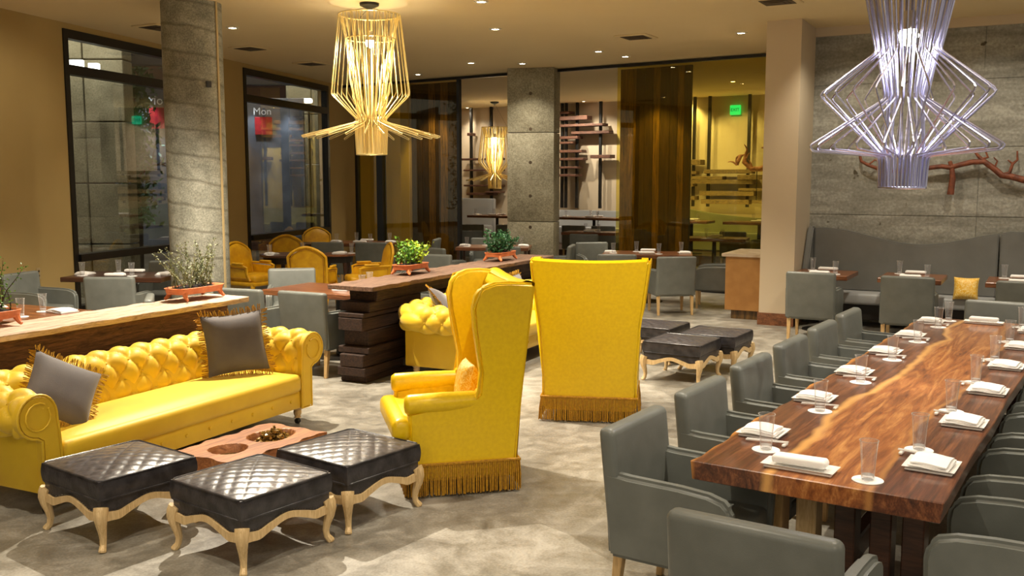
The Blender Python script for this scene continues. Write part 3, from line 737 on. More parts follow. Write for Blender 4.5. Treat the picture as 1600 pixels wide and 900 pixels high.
# ------------------------------------------------------------------ redwood block table
q = [at(x, y, .34) for x, y in [(281, 698), (356, 724), (497, 676), (429, 657)]]; c = sum(q, Vector())/4
bt = thing('block_table', 'low redwood block table with hollowed basins, between sofa and ottomans', 'table', (c.x, c.y, 0), R(-30))
g = G(); W, Dp, hz = .50, .82, .33
holes = [(.0, -.20, .115, .12), (0.0, .17, .13, .17)]
def dep(x, y):
    d = 0
    for hx, hy, a, b in holes:
        e = math.hypot((x-hx)/a, (y-hy)/b); e += .05*math.sin(3*math.atan2(y-hy, x-hx)+hx*9)
        d = max(d, min(1, max(0, (1-e)/.14)))
    return .10*d
def tp(i, j):
    x, y = (i-.5)*W, (j-.5)*Dp; e = .012*math.sin(y*17)+.008*math.sin(y*41+x*9)
    return (x+(e if i in (0, 1) else 0), y+(.012*math.sin(x*30) if j in (0, 1) else 0), hz-dep(x, y))
g.grid(tp, 50, 76)
def sd(i, j):
    a = i*4; k_ = int(a) % 4; f = a-int(a); x, y = [(f, 0), (1, f), (1-f, 1), (0, 1-f)][k_]
    p = tp(min(max(x, 0), 1) if x not in (0, 1) else x, y); n_ = .014*math.sin(p[1]*19+j*5)+.01*math.sin(p[0]*33-j*9)
    return (p[0]*(1+n_-.04*(1-j)), p[1]*(1+n_*.5), .01+(hz-.01)*j)
g.grid(sd, 120, 8, cu=True); g.make('block', 'blockwood', bt, ang=50)
g = G()
for k_ in range(170):
    an = rnd.uniform(0, 6.28); rr = rnd.random()**.5; x, y = .02+.12*rr*math.cos(an)*.9, .17+.13*rr*math.sin(an)
    z = hz-.06+rnd.uniform(0, .11)*(1.25-rr); s_ = rnd.uniform(.010, .02)
    m = Matrix.Translation((x, y, z)) @ Matrix.Rotation(rnd.uniform(0, 3), 4, 'Z') @ Matrix.Rotation(rnd.uniform(0, 3), 4, 'X')
    g.box((0, 0, 0), (s_*2, s_*1.3, s_), m=m)
st = g.make('bark_chips', mat('dark_gold_chips', S(190, 150, 70), .3, S(40, 28, 16), 60, metal=.4), None, .002); st.location = bt.location; st.rotation_euler = bt.rotation_euler
tag(st, 'heap of dark and golden chips filling the far basin of the redwood block', 'chips', kind='stuff')
g = G(); g.lathe([(.001, .004), (.108, .0)], 20, (.0, -.20, hz-.055)); g.make('basin_lining', mat('gold_gravel', S(130, 100, 36), .6, S(50, 36, 12), 90, 1, 90), bt)

# ------------------------------------------------------------------ wing chairs
def build_wing():
    r = thing('wing_chair', '', 'armchair')
    k_ = .13
    def sh(x, y, z):
        return (x+(1 if x > 0 else -1)*max(0, z-.62)*k_*(abs(x) > .2), y, z)
    out = [(.36, .10), (-.33, .10), (-.34, .56), (-.10, .60), (.06, .615), (.115, .66), (.125, .80), (.10, .95), (.075, 1.1), (.065, 1.22), (.08, 1.30), (.12, 1.355), (.20, 1.385), (.30, 1.39), (.47, 1.375), (.455, 1.2), (.42, .8), (.385, .4)]
    for sg in (-1, 1):
        g = G(); g.prism(out, 'x', sg*.40, sg*.30, sh); g.make('side_wing', 'wing', r, .022, 3)
    # outside back with flare
    g = G()
    def bk(i, j):
        z = .10+1.275*j; x = (2*i-1)*(.37+max(0, z-.62)*k_); y = .372+.10*(max(0, z-.1)/1.28)**1.1
        z += -.018*(1-(2*i-1)**2) if j > .95 else 0
        return (x, y, z)
    g.grid(bk, 14, 16); 
    def bki(i, j): a = bk(i, j); return (a[0], a[1]-.10, a[2]-.0)
    g.grid(bki, 14, 16, flip=True)
    g.grid(lambda i, j: tuple(Vector(bk(i, 1)).lerp(Vector(bki(i, 1)), j)+Vector((0, 0, .018*math.sin(math.pi*j)))), 14, 6)
    g.make('back', 'wing', r, ang=50)
    g = G()
    def tf(i, j):
        z = .46+.90*j; x = (2*i-1)*(.315+max(0, z-.62)*k_); y = .372+.10*(max(0, z-.1)/1.28)**1.1-.105
        A_ = i*3.0+j*2.5; B_ = i*3.0-j*2.5
        q = abs(math.sin(math.pi*A_/1)*math.sin(math.pi*B_/1))**.5 if j < .93 else 1
        return (x, y-.042*q*min(1, (1-j)/.08)-.01, z)
    g.grid(tf, 44, 52, flip=True); g.make('tufted_inner_back', 'wing', r, ang=80)
    for sg in (-1, 1):
        g = G(); g.tube([(sg*.35, -.36, .60), (sg*.35, -.355, .60), (sg*.35, -.33, .60), (sg*.35, -.1, .605), (sg*.345, .10, .61)], [.02, .05, .068, .068, .06], 14); g.make('arm', 'wing', r, ang=60)
        g = G(); g.tube([(sg*.405, .10, .63), (sg*.41, .127, .80), (sg*(.40+.33*k_)+sg*.006, .10, .95), (sg*(.40+.6*k_)+sg*.006, .066, 1.22), (sg*(.4+.74*k_)+sg*.006, .12, 1.352), (sg*(.4+.76*k_)+sg*.002, .22, 1.378), (sg*(.4+.76*k_)-sg*.004, .40, 1.372)], .006, 6); g.make('piping', 'wing', r)
    g = G(); g.rbox((0, 0, .25), (.62, .66, .24), .02, 2); g.rbox((0, -.30, .24), (.72, .08, .27), .02, 2); g.make('seat_base', 'wing', r)
    g = G(); g.rbox((0, -.06, .44), (.60, .66, .15), .05, 4); g.rbox((0, -.375, .44), (.79, .13, .15), .05, 4); g.make('seat_cushion', 'wing', r)
    g = G(); pr = [(-.405, -.345), (.405, -.345), (.405, .385), (-.405, .385)]; z1, z0 = .215, .012
    for a, b in zip(pr, pr[1:]+pr[:1]):
        A_, B_ = V2(*a), V2(*b); n_ = int((B_-A_).length/.0125); dr = (B_-A_).normalized(); nn = V2(dr.y, -dr.x)
        for i in range(n_):
            p = A_+(B_-A_)*(i/n_); q = p+nn*rnd.uniform(.004, .022)+dr*rnd.uniform(-.004, .004)
            g.tube([(p.x, p.y, z1), ((p.x+q.x)/2+nn.x*.004, (p.y+q.y)/2+nn.y*.004, (z1+z0)/2), (q.x, q.y, z0+rnd.uniform(0, .008))], .0055, 4)
    o = g.make('fringe', 'wing_fringe', r, smooth=False); o['kind'] = 'stuff'
    g = G(); g.tube([(a*1.004, b*1.004, .214) for a, b in pr], .011, 6, True); g.make('fringe_braid', 'wing_fringe', r)
    for sx in (-1, 1):
        for sy in (-1, 1): g = G(); g.lathe([(.014, 0), (.02, .10)], 8, (sx*.33, sy*.28, 0)); g.make('leg', 'oakleg', r)
    return r
wing = build_wing()
fa = V2(-.97, -.24).normalized(); nr = V2(fa.y, -fa.x)
if nr.y < 0: nr = -nr
mid = V2(-.32, 5.93)+nr*.40
place(wing, (mid.x, mid.y, 0), face(fa.x, fa.y), 'tall yellow wing chair with fringed base, seen from its side', 'yellow wing chairs', .985)
wa = mid
fb = V2(.15, .99).normalized(); mb = V2(.63, 7.74)+fb*.40
place(wing, (mb.x, mb.y, 0), face(fb.x, fb.y), 'tall yellow wing chair with fringed base, seen from behind', 'yellow wing chairs', .98)
lp = build_pillow('lumbar_pillow', .30, .13, 'floral', False)
p = wa-fa*.11; o = place(lp, (p.x, p.y, .64), face(fa.x, fa.y), 'small yellow floral pillow on the seat of the side-on wing chair'); tilt(o, R(-10))

# ------------------------------------------------------------------ grey dining chair
def build_chair(mt='grey'):
    r = thing('dining_chair', '', 'chair')
    W, D = .60, .60
    def lean(x, y, z): return (x*(1+.03*max(0, z-.6)), y+max(0, z-.45)*.13, z)
    g = G(); g.rbox((0, .255, .58), (W-.012, .085, .58), .03, 4, fn=lean)
    # gentle bow of the top edge
    g.v = [(x, y+.03*(1-(x/.3)**2)*(z > .5), z+(.012*(1-(x/.3)**2) if z > .8 else 0)) for x, y, z in g.v]
    g.make('backrest', mt, r, ang=60)
    out = [(.295, .28), (-.285, .28), (-.295, .54), (-.285, .60), (-.25, .635), (-.18, .655), (-.05, .665), (.20, .67), (.32, .68)]
    for sg in (-1, 1):
        g = G(); g.prism(out, 'x', sg*W/2, sg*(W/2-.07)); g.make('arm', mt, r, .02, 3)
    g = G(); g.rbox((0, -.02, .41), (W-.13, .52, .13), .035, 3); g.make('seat', mt, r)
    g = G(); g.rbox((0, -.02, .31), (W-.10, .53, .07), .01, 1); g.make('seat_frame', mt, r)
    for sx in (-1, 1):
        for sy in (-1, 1):
            g = G(); x, y = sx*(W/2-.045), .25 if sy > 0 else -.245
            g.add([(x+a*.016+0, y+sy*.03*(sy > 0)+b*.016, 0) for a, b in ((-1, -1), (1, -1), (1, 1), (-1, 1))]+[(x+a*.024, y+b*.024, .30) for a, b in ((-1, -1), (1, -1), (1, 1), (-1, 1))], [(0, 3, 2, 1), (4, 5, 6, 7), (0, 1, 5, 4), (1, 2, 6, 5), (2, 3, 7, 6), (3, 0, 4, 7)])
            g.make('leg', 'oakleg', r, .003, 1)
    return r
chair = build_chair()
def put_chair(x, y, dx, dy, label, group, sc=1.0, z=0):
    return place(chair, (x, y, z), face(dx, dy), label, group, sc)

# ------------------------------------------------------------------ long walnut table
TA = R(33.3); TU = V2(math.cos(TA), -math.sin(TA)); TV = V2(math.sin(TA), math.cos(TA)); T0 = V2(.79, 4.15)
TW, TL, TH = 1.04, 5.35, .76
def TP(a, b): return T0+TU*a+TV*b
lt = thing('long_table', 'long live-edge walnut table set for dinner, on the right', 'table', (T0.x, T0.y, 0), -TA)
g = G(); n = 60; prf = []
lf = [(.012*math.sin(i*.55)+.008*math.sin(i*1.7), TL*i/n) for i in range(n+1)]; rt = [(TW+.004*math.sin(i*.4+1), TL*i/n) for i in range(n+1)]
vs = []
for (a, y), (b, _) in zip(lf, rt): vs += [(a, y, TH), (b, y, TH), (b-.01, y, TH-.085), (a+.01, y, TH-.085)]
fs = [(i*4+q, i*4+(q+1) % 4, i*4+4+(q+1) % 4, i*4+4+q) for i in range(n) for q in range(4)]+[(0, 3, 2, 1), (n*4, n*4+1, n*4+2, n*4+3)]
g.add(vs, fs); g.make('slab_top', 'slab', lt, .004, 1)
for y in (.62, TL-.7):
    for x, m_ in ((.20, 'oakleg'), (.36, 'paleoak'), (.54, 'darkwalnut'), (.70, 'darkwalnut'), (.84, 'darkwalnut')):
        g = G(); g.rbox((x, y, .38), (.095, .12, .58), .006, 1); g.make('post', m_, lt)
    g = G(); g.rbox((.52, y, .045), (.86, .16, .09), .008, 1); g.make('foot_beam', 'darkwalnut', lt)
    g = G(); g.rbox((.52, y, TH-.125), (.9, .14, .08), .006, 1); g.make('top_beam', 'darkwalnut', lt)
g = G(); g.rbox((.52, TL/2, .20), (.07, TL-1.4, .12), .008, 1); g.make('stretcher', 'darkwalnut', lt)
# tableware prototypes
plate = thing('side_plate', '', 'plate'); g = G()
g.grid(lambda i, j: ((i-.5)*.21, (j-.5)*.21, .008+.012*(max(abs(2*i-1), abs(2*j-1))**6)), 13, 13); g.rbox((0, 0, .006), (.19, .19, .010), .004, 1); g.make('dish', 'china', plate)
nap = thing('folded_napkin', '', 'napkin'); g = G()
for k_, (w_, d_) in enumerate([(.18, .165), (.165, .15)]):
    def nf(x, y, z, k_=k_): return (x+.01*math.sin(y*30), y, z+.006*math.sin(x*28+k_)+.004*math.cos(y*25))
    b = bmesh.new(); bmesh.ops.create_grid(b, x_segments=10, y_segments=10, size=.5); vs = [nf(v.co.x*w_, v.co.y*d_, .012+k_*.012) for v in b.verts]; fs = [tuple(v.index for v in f.verts) for f in b.faces]; b.free()
    q = len(vs); vs2 = [(x, y, .001+k_*.011) for x, y, z in vs]; g.add(vs+vs2, fs+[tuple(i+q for i in f)[::-1] for f in fs]+[])
    m_ = 11
    idx = [i for i in range(m_)]+[m_*(i+1)+m_-1 for i in range(m_-1)]+[m_*m_-2-i for i in range(m_-1)]+[m_*(m_-2-i) for i in range(m_-2)]
    g.f += [(a+len(g.v)-2*q, b_+len(g.v)-2*q, b_+len(g.v)-q, a+len(g.v)-q) for a, b_ in zip(idx, idx[1:]+idx[:1])]
g.make('cloth', 'linen', nap, ang=50)
rnap = thing('rolled_napkin', '', 'napkin'); g = G(); g.rbox((0, 0, .022), (.23, .085, .036), .016, 3, fn=lambda x, y, z: (x, y+.006*math.sin(x*25), z+.004*math.sin(x*31)*(z > .02))); g.make('cloth', 'linen', rnap)
lpl = thing('long_plate', '', 'plate'); g = G(); g.grid(lambda i, j: ((i-.5)*.31, (j-.5)*.13, .008+.012*(max(abs(2*i-1), abs(2*j-1))**6)), 13, 9); g.rbox((0, 0, .006), (.29, .11, .010), .004, 1); g.make('dish', 'china', lpl)
coas = thing('round_coaster', '', 'coaster'); g = G(); g.lathe([(.063, 0), (.0635, .003), (.063, .004)], 24); g.make('disc', 'paper', coas)
tum = thing('water_glass', '', 'glass'); g = G(); g.lathe([(.026, .012), (.027, .03), (.030, .08), (.036, .155), (.0385, .165)], 20, cap=False); g.make('bowl', 'glass', tum); g = G(); g.tube([(.0385*math.cos(a*.3142), .0385*math.sin(a*.3142), .165) for a in range(20)], .0011, 4, True); g.make('rim', 'glassbase', tum)
g = G(); g.lathe([(.024, .001), (.0265, .004), (.027, .018), (.024, .022)], 20); g.make('thick_base', 'glassbase', tum)
tum2 = thing('short_glass', '', 'glass'); g = G(); g.lathe([(.027, .010), (.031, .05), (.036, .105)], 16, cap=False); g.make('bowl', 'glass', tum2)
g = G(); g.lathe([(.025, .001), (.027, .004), (.0275, .014), (.025, .018)], 16); g.make('thick_base', 'glassbase', tum2)
chp = thing('chopstick_pair', '', 'chopsticks')
for dx in (-.008, .008): g = G(); g.add([(dx+a*.0035, -.10, .010+b*.0035) for a, b in ((-1, -1), (1, -1), (1, 1), (-1, 1))]+[(dx*.8+a*.0025, .10, .022+b*.0025) for a, b in ((-1, -1), (1, -1), (1, 1), (-1, 1))], [(0, 3, 2, 1), (4, 5, 6, 7), (0, 1, 5, 4), (1, 2, 6, 5), (2, 3, 7, 6), (3, 0, 4, 7)]); g.make('chopstick', 'china', chp)
rest = thing('chopstick_rest', '', 'chopstick rest'); g = G(); g.rbox((0, 0, .008), (.055, .018, .014), .006, 3, fn=lambda x, y, z: (x, y, z+.05*x*x*20*.3)); g.make('stone', 'china', rest)
def setting(pt, fwd, where, rot=0, z=TH, full=True, kind='square'):
    # pt: plate centre; fwd: unit vector from the diner over the table
    rt_ = V2(fwd.y, -fwd.x); rz = math.atan2(rt_.y, rt_.x)+rot
    if kind == 'square':
        place(plate, (pt.x, pt.y, z+.001), rz, 'square white plate '+where, 'square plates on the long table')
        place(nap, (pt.x, pt.y, z+.019), rz+rnd.uniform(-.15, .15), 'folded white napkin '+where, 'napkins on the long table')
    else:
        place(lpl, (pt.x, pt.y, z+.001), rz, 'long white plate '+where, 'long plates at the table ends')
        place(rnap, (pt.x, pt.y, z+.019), rz, 'rolled white napkin '+where, 'rolled napkins at the table ends')
    c = pt+rt_*(.26 if kind == 'square' else .28)+fwd*(.10 if kind == 'square' else 0)
    place(coas, (c.x, c.y, z+.001), 0, 'round white coaster '+where, 'coasters on the long table')
    place(tum, (c.x, c.y, z+.006), 0, 'clear water glass '+where, 'glasses on the long table')
    if kind == 'square':
        c = pt+rt_*.155+fwd*.02+fwd*.05
        place(chp, (c.x, c.y, z+.001), rz, 'pair of chopsticks '+where, 'chopsticks on the long table')
        d = c+fwd*.085; place(rest, (d.x, d.y, z+.001), rz, 'white chopstick rest '+where, 'chopstick rests on the long table')
GL = 'grey chairs along the left side of the long table'
for i in range(6):
    w_ = "at the long table's %s left-hand seat from the near end" % ORD[i]
    setting(TP(.13, .60+.88*i), TU, w_)
    c = TP(-.05-.02*i+.0, .18+.875*i); put_chair(c.x, c.y, TU.x, TU.y, 'grey upholstered armchair, %s from the near end on the left of the long table' % ORD[i], GL)
    w_ = "at the long table's %s right-hand seat from the near end" % ORD[i]
    setting(TP(.92, .46+.88*i), -TU, w_)
    c = TP(1.28, .25+.88*i); put_chair(c.x, c.y, -TU.x, -TU.y, 'grey upholstered armchair, %s from the near end on the right of the long table' % ORD[i], 'grey chairs along the right side of the long table')
setting(TP(.45, .13), TV, 'at the near end of the long table', kind='long')
setting(TP(.52, TL-.17), -TV, 'at the far end of the long table', kind='long')
c = TP(.60, -.60); put_chair(c.x, c.y, TV.x, TV.y, 'grey upholstered armchair at the near head of the long table, seen from behind', 'grey chairs at the heads of the long table')
c = TP(.55, TL+.33); put_chair(c.x, c.y, -TV.x, -TV.y, 'grey upholstered armchair at the far head of the long table', 'grey chairs at the heads of the long table')

# ------------------------------------------------------------------ smaller tables
def table(x, y, rz, w_, d_, label, where, h=.76, mt='walnut', base='pedestal', seats=(), z=0, round_=False, both=False, group=None):
    r = thing('round_table' if round_ else 'dining_table', label, 'table', (x, y, z), rz)
    g = G()
    if round_: g.lathe([(w_/2-.01, h-.035), (w_/2, h-.03), (w_/2, h-.005), (w_/2-.006, h)], 36)
    else: g.rbox((0, 0, h-.03), (w_, d_, .06), .006, 1)
    g.make('tabletop', mt, r)
    if base == 'pedestal':
        g = G(); g.lathe([(.045, .03), (.04, h-.06)], 14); g.make('pedestal', 'black', r); g = G(); g.lathe([(.26, 0), (.26, .012), (.06, .03), (.045, .035)], 24); g.make('base_plate', 'black', r)
    elif base == 'carved':
        g = G(); g.lathe([(w_*.42, h-.14), (w_*.44, h-.035)], 28); g.make('apron', 'dark', r)
        for k_ in range(4):
            a = math.pi/4+k_*math.pi/2; g = G(); cabriole(g, .22*math.cos(a), .22*math.sin(a), h-.12, 1.2, .026); g.make('leg', 'darkwalnut', r)
    else:
        for sx in (-1, 1):
            for sy in (-1, 1): g = G(); g.box((sx*(w_/2-.05), sy*(d_/2-.05), (h-.06)/2), (.05, .05, h-.06)); g.make('leg', 'darkwalnut', r, smooth=False)
    R2 = Matrix.Rotation(rz, 2)
    for k_, (lx, ly, ang, desc, kind) in enumerate(seats):
        # lx,ly: plate position, ang: direction the diner faces (local)
        f = R2 @ V2(math.cos(ang), math.sin(ang)); c = V2(x, y)+R2 @ V2(lx, ly); rt_ = V2(f.y, -f.x); rr = math.atan2(rt_.y, rt_.x)
        pre = '%s %s' % (desc, where)
        gq = group or where
        if kind == 'n': place(nap, (c.x, c.y, z+h+.002), rr, 'folded white napkin '+pre, 'napkins '+gq, 1.15)
        else: place(rnap, (c.x, c.y, z+h+.002), rr, 'flat folded white napkin '+pre, 'napkins '+gq, 1.1)
        c2_ = c+rt_*.19+f*.06; place(coas, (c2_.x, c2_.y, z+h+.001), 0, 'white coaster '+pre, 'coasters '+gq)
        place(tum, (c2_.x, c2_.y, z+h+.006), 0, 'clear water glass '+pre, 'glasses '+gq)
    return r
PI = math.pi
def four(w_, d_): return [(0, -d_/2+.13, PI/2, 'on the near side', 'r'), (0, d_/2-.13, -PI/2, 'on the far side', 'r')]
def six(w_, d_): return four(w_, d_)+[(-w_/2+.12, 0, 0, 'at the left end', 'n'), (w_/2-.12, 0, PI, 'at the right end', 'n')]
wr = -WA
wt = V2(math.sin(R(31)), math.cos(R(31)))
BG = 'by the concrete wall'
for i, (s_, nm) in enumerate([(.30, 'left'), (1.40, 'middle'), (2.62, 'right')]):
    c = WP+WD*s_+WN*1.02
    table(c.x, c.y, R(-29), .74, .84, 'small walnut table set for two by the concrete wall, %s of three' % nm, 'of the %s table by the concrete wall' % nm, seats=four(.74, .84), h=.77)
    c = WP+WD*(s_+.05)+WN*1.86
    put_chair(c.x, c.y, -WN.x, -WN.y, 'grey upholstered armchair seen from behind at the %s table by the concrete wall' % nm, 'grey chairs by the concrete wall')
# napkin-like yellow floral pillow on the banquette behind the middle table
p = WP+WD*2.0+WN*.60; o = place(lp, (p.x, p.y, .60), wr, 'yellow floral pillow on the grey banquette beside the middle table'); tilt(o, R(-20))

# ------------------------------------------------------------------ wavy banquette on the concrete wall
bq = thing('banquette', 'long grey banquette with wavy high back along the concrete wall', 'banquette', (WP.x, WP.y, 0), wr)
def wave(x): return 1.22+.10*math.cos((x-.12)*2*PI/2.5) if x < 2.45 else 1.31+.02*math.sin(x)
def bsec(x0, x1):
    g = G(); n = 24; out = [(x0, .45)]+[(x0+(x1-x0)*i/n, wave(x0+(x1-x0)*i/n)) for i in range(n+1)]+[(x1, .45)]
    g.prism([(a, b) for a, b in out], 'y', -.17, -.02); return g.make('back_panel', 'grey2', bq, .018, 2)
bsec(-.0, 2.34); bsec(2.36, 4.9)
g = G(); g.prism([(-.02, .30), (-.62, .30), (-.60, .62), (-.40, .95), (-.24, 1.24), (-.17, 1.33), (-.02, 1.33)], 'x', -.085, -.005); g.make('end_wing', 'grey2', bq, .015, 2)
g = G(); g.prism([(x, z) for x, z in [(-.02, .10), (-.5, .10), (-.5, .3), (-.02, .3)]], 'x', .0, 4.9); g.make('plinth', 'dark', bq, smooth=False)
for x0, x1 in ((.0, 2.345), (2.355, 4.9)): g = G(); g.rbox(((x0+x1)/2, -.38, .385), (x1-x0, .44, .15), .035, 3); g.make('seat_cushion', 'seatgrey', bq)  # seat's lit tone put into its colour, paler than the back
# driftwood branch on the concrete wall
def branch(g, p, d, L, r, depth):
    pts = [Vector(p)]; rs = [r]; n = max(4, int(L/.07)); d = Vector(d)
    for i in range(n):
        d = (d+Vector((rnd.uniform(-.45, .45), rnd.uniform(-.15, .15), rnd.uniform(-.45, .45)))).normalized(); pts.append(pts[-1]+d*L/n); rs.append(r*(1-.65*(i+1)/n))
        if depth and rnd.random() < .42 and i > 0: branch(g, pts[-1], (d+Vector((rnd.uniform(-1, 1), rnd.uniform(-.3, .1), rnd.uniform(-.5, 1)))).normalized(), L*.38, rs[-1]*.75, depth-1)
    g.tube(pts, rs, 7)
def wallpt(px, py):
    s_ = skx(px, WP+WN*.12, WD); p = WP+WD*s_; return (s_, -.12, EYE-(py-280)/FPX*(p.y-.1)*.99)
dw = thing('driftwood_branch', 'reddish driftwood branch mounted on the concrete wall behind the silver pendant', 'branch', (WP.x, WP.y, 0), wr)
g = G()
def bp(pts, r0, r1): 
    q = [Vector(wallpt(*p)) for p in pts]; n = len(q); g.tube(q, [r0+(r1-r0)*i/(n-1) for i in range(n)], 7)
bp([(1338, 240), (1341, 252), (1352, 258), (1366, 263), (1380, 267), (1400, 268), (1425, 266), (1450, 262), (1466, 260), (1480, 262), (1497, 257), (1515, 253), (1532, 253), (1548, 264), (1560, 274), (1575, 276), (1590, 280), (1606, 284)], .020, .045)
bp([(1478, 252), (1482, 262), (1484, 278), (1482, 304)], .025, .045)
bp([(1352, 258), (1362, 250), (1370, 254)], .014, .008); bp([(1338, 240), (1346, 238)], .016, .010); bp([(1366, 263), (1374, 246)], .012, .006)
bp([(1532, 253), (1522, 244), (1517, 238)], .028, .016); bp([(1522, 250), (1537, 246), (1531, 232)], .02, .012); bp([(1560, 274), (1572, 270), (1576, 256), (1583, 250), (1582, 236)], .028, .010); bp([(1576, 256), (1568, 250)], .014, .008); bp([(1548, 262), (1552, 252), (1546, 246)], .014, .008)
g.make('limb', 'drift', dw, ang=70)

# ------------------------------------------------------------------ counter by the pillar
cp = at(1129, 505, 0); cc = thing('counter_cabinet', 'oak counter cabinet with pale marble top, beside the beige pillar', 'cabinet', (0, 0, 0))
kA = V2(3.05, 13.75)
g = G(); wallbox(g, kA, WD, WN, .02, .575, 0, -1.0, .13, .90); g.make('body', mat('oak_panel', S(176, 128, 68), .5, S(160, 112, 56), 5), cc, .004)
g = G(); wallbox(g, kA, WD, WN, .1, .575, -.06, -.95, 0, .13); g.make('plinth', 'plankmid', cc, smooth=False)
g = G(); wallbox(g, kA, WD, WN, -.03, .58, .04, -1.03, .90, .945); g.make('marble_top', 'marble', cc, .004)

# ------------------------------------------------------------------ timber ledges
LGA = R(26.5); ld = V2(math.sin(LGA), math.cos(LGA)); lq = V2(math.cos(LGA), -math.sin(LGA))
def slabgrid(g, x0, x1, y0, y1, z0, z1, wob=.012, n=60):
    vs = []
    for i in range(n+1):
        y = y0+(y1-y0)*i/n; a, b = wob*math.sin(i*1.1)+wob*.6*math.sin(i*2.7), wob*math.sin(i*.9+1)+wob*.6*math.sin(i*2.3); c_ = wob*.3*math.sin(i*1.9)
        vs += [(x0+a, y, z1+c_), (x1+b, y, z1+c_*.5), (x1+b*.5-.01, y, z0), (x0+a*.5+.01, y, z0)]
    fs = [(i*4+q, i*4+(q+1) % 4, i*4+4+(q+1) % 4, i*4+4+q) for i in range(n) for q in range(4)]+[(0, 3, 2, 1), (n*4, n*4+1, n*4+2, n*4+3)]
    g.add(vs, fs)
e1 = at(397, 464, .97); e1 = e1-Vector((math.cos(R(26.5)), -math.sin(R(26.5)), 0))*.04
l1 = thing('timber_ledge', 'weathered timber ledge with thick beam behind the left sofa, carrying a terracotta planter', 'ledge', (e1.x, e1.y, 0), -LGA)
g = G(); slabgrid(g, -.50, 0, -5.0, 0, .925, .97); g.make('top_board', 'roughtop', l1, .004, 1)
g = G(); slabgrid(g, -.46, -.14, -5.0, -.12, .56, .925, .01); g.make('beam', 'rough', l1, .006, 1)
def pier(par, y0, y1, w0=-.46, w1=-.13, top=.92, mt='rough2'):
    z = 0; k_ = 0
    while z < top-.03:
        h = min(rnd.choice([.05, .07, .09, .13, .16]), top-z)
        if top-z-h < .035: h = top-z
        a, b = rnd.uniform(-.09, .03), rnd.uniform(-.03, .08)
        g = G(); g.rbox(((w0+w1)/2+rnd.uniform(-.015, .015), (y0+y1)/2+(a+b)/2, z+h/2), (w1-w0+rnd.uniform(-.07, .07), (y1-y0)+(b-a)+rnd.uniform(-.03, .05), h-.006), .006, 1)
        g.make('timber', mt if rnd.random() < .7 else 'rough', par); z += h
pier(l1, -1.2, -.3, -.46, -.16, .56); pier(l1, -4.2, -3.3, -.46, -.16, .56)
e2 = at(582, 449, .97)
l2 = thing('timber_ledge', 'dark timber ledge on a pier of stacked beams, behind the rear sofa', 'ledge', (e2.x, e2.y, 0), -LGA)
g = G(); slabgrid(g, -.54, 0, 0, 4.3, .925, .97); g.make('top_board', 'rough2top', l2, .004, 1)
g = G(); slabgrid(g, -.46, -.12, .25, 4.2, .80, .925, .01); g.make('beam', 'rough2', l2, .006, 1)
pier(l2, .12, 1.0, top=.80); pier(l2, 1.9, 2.6, top=.80); pier(l2, 3.4, 4.1, top=.80)

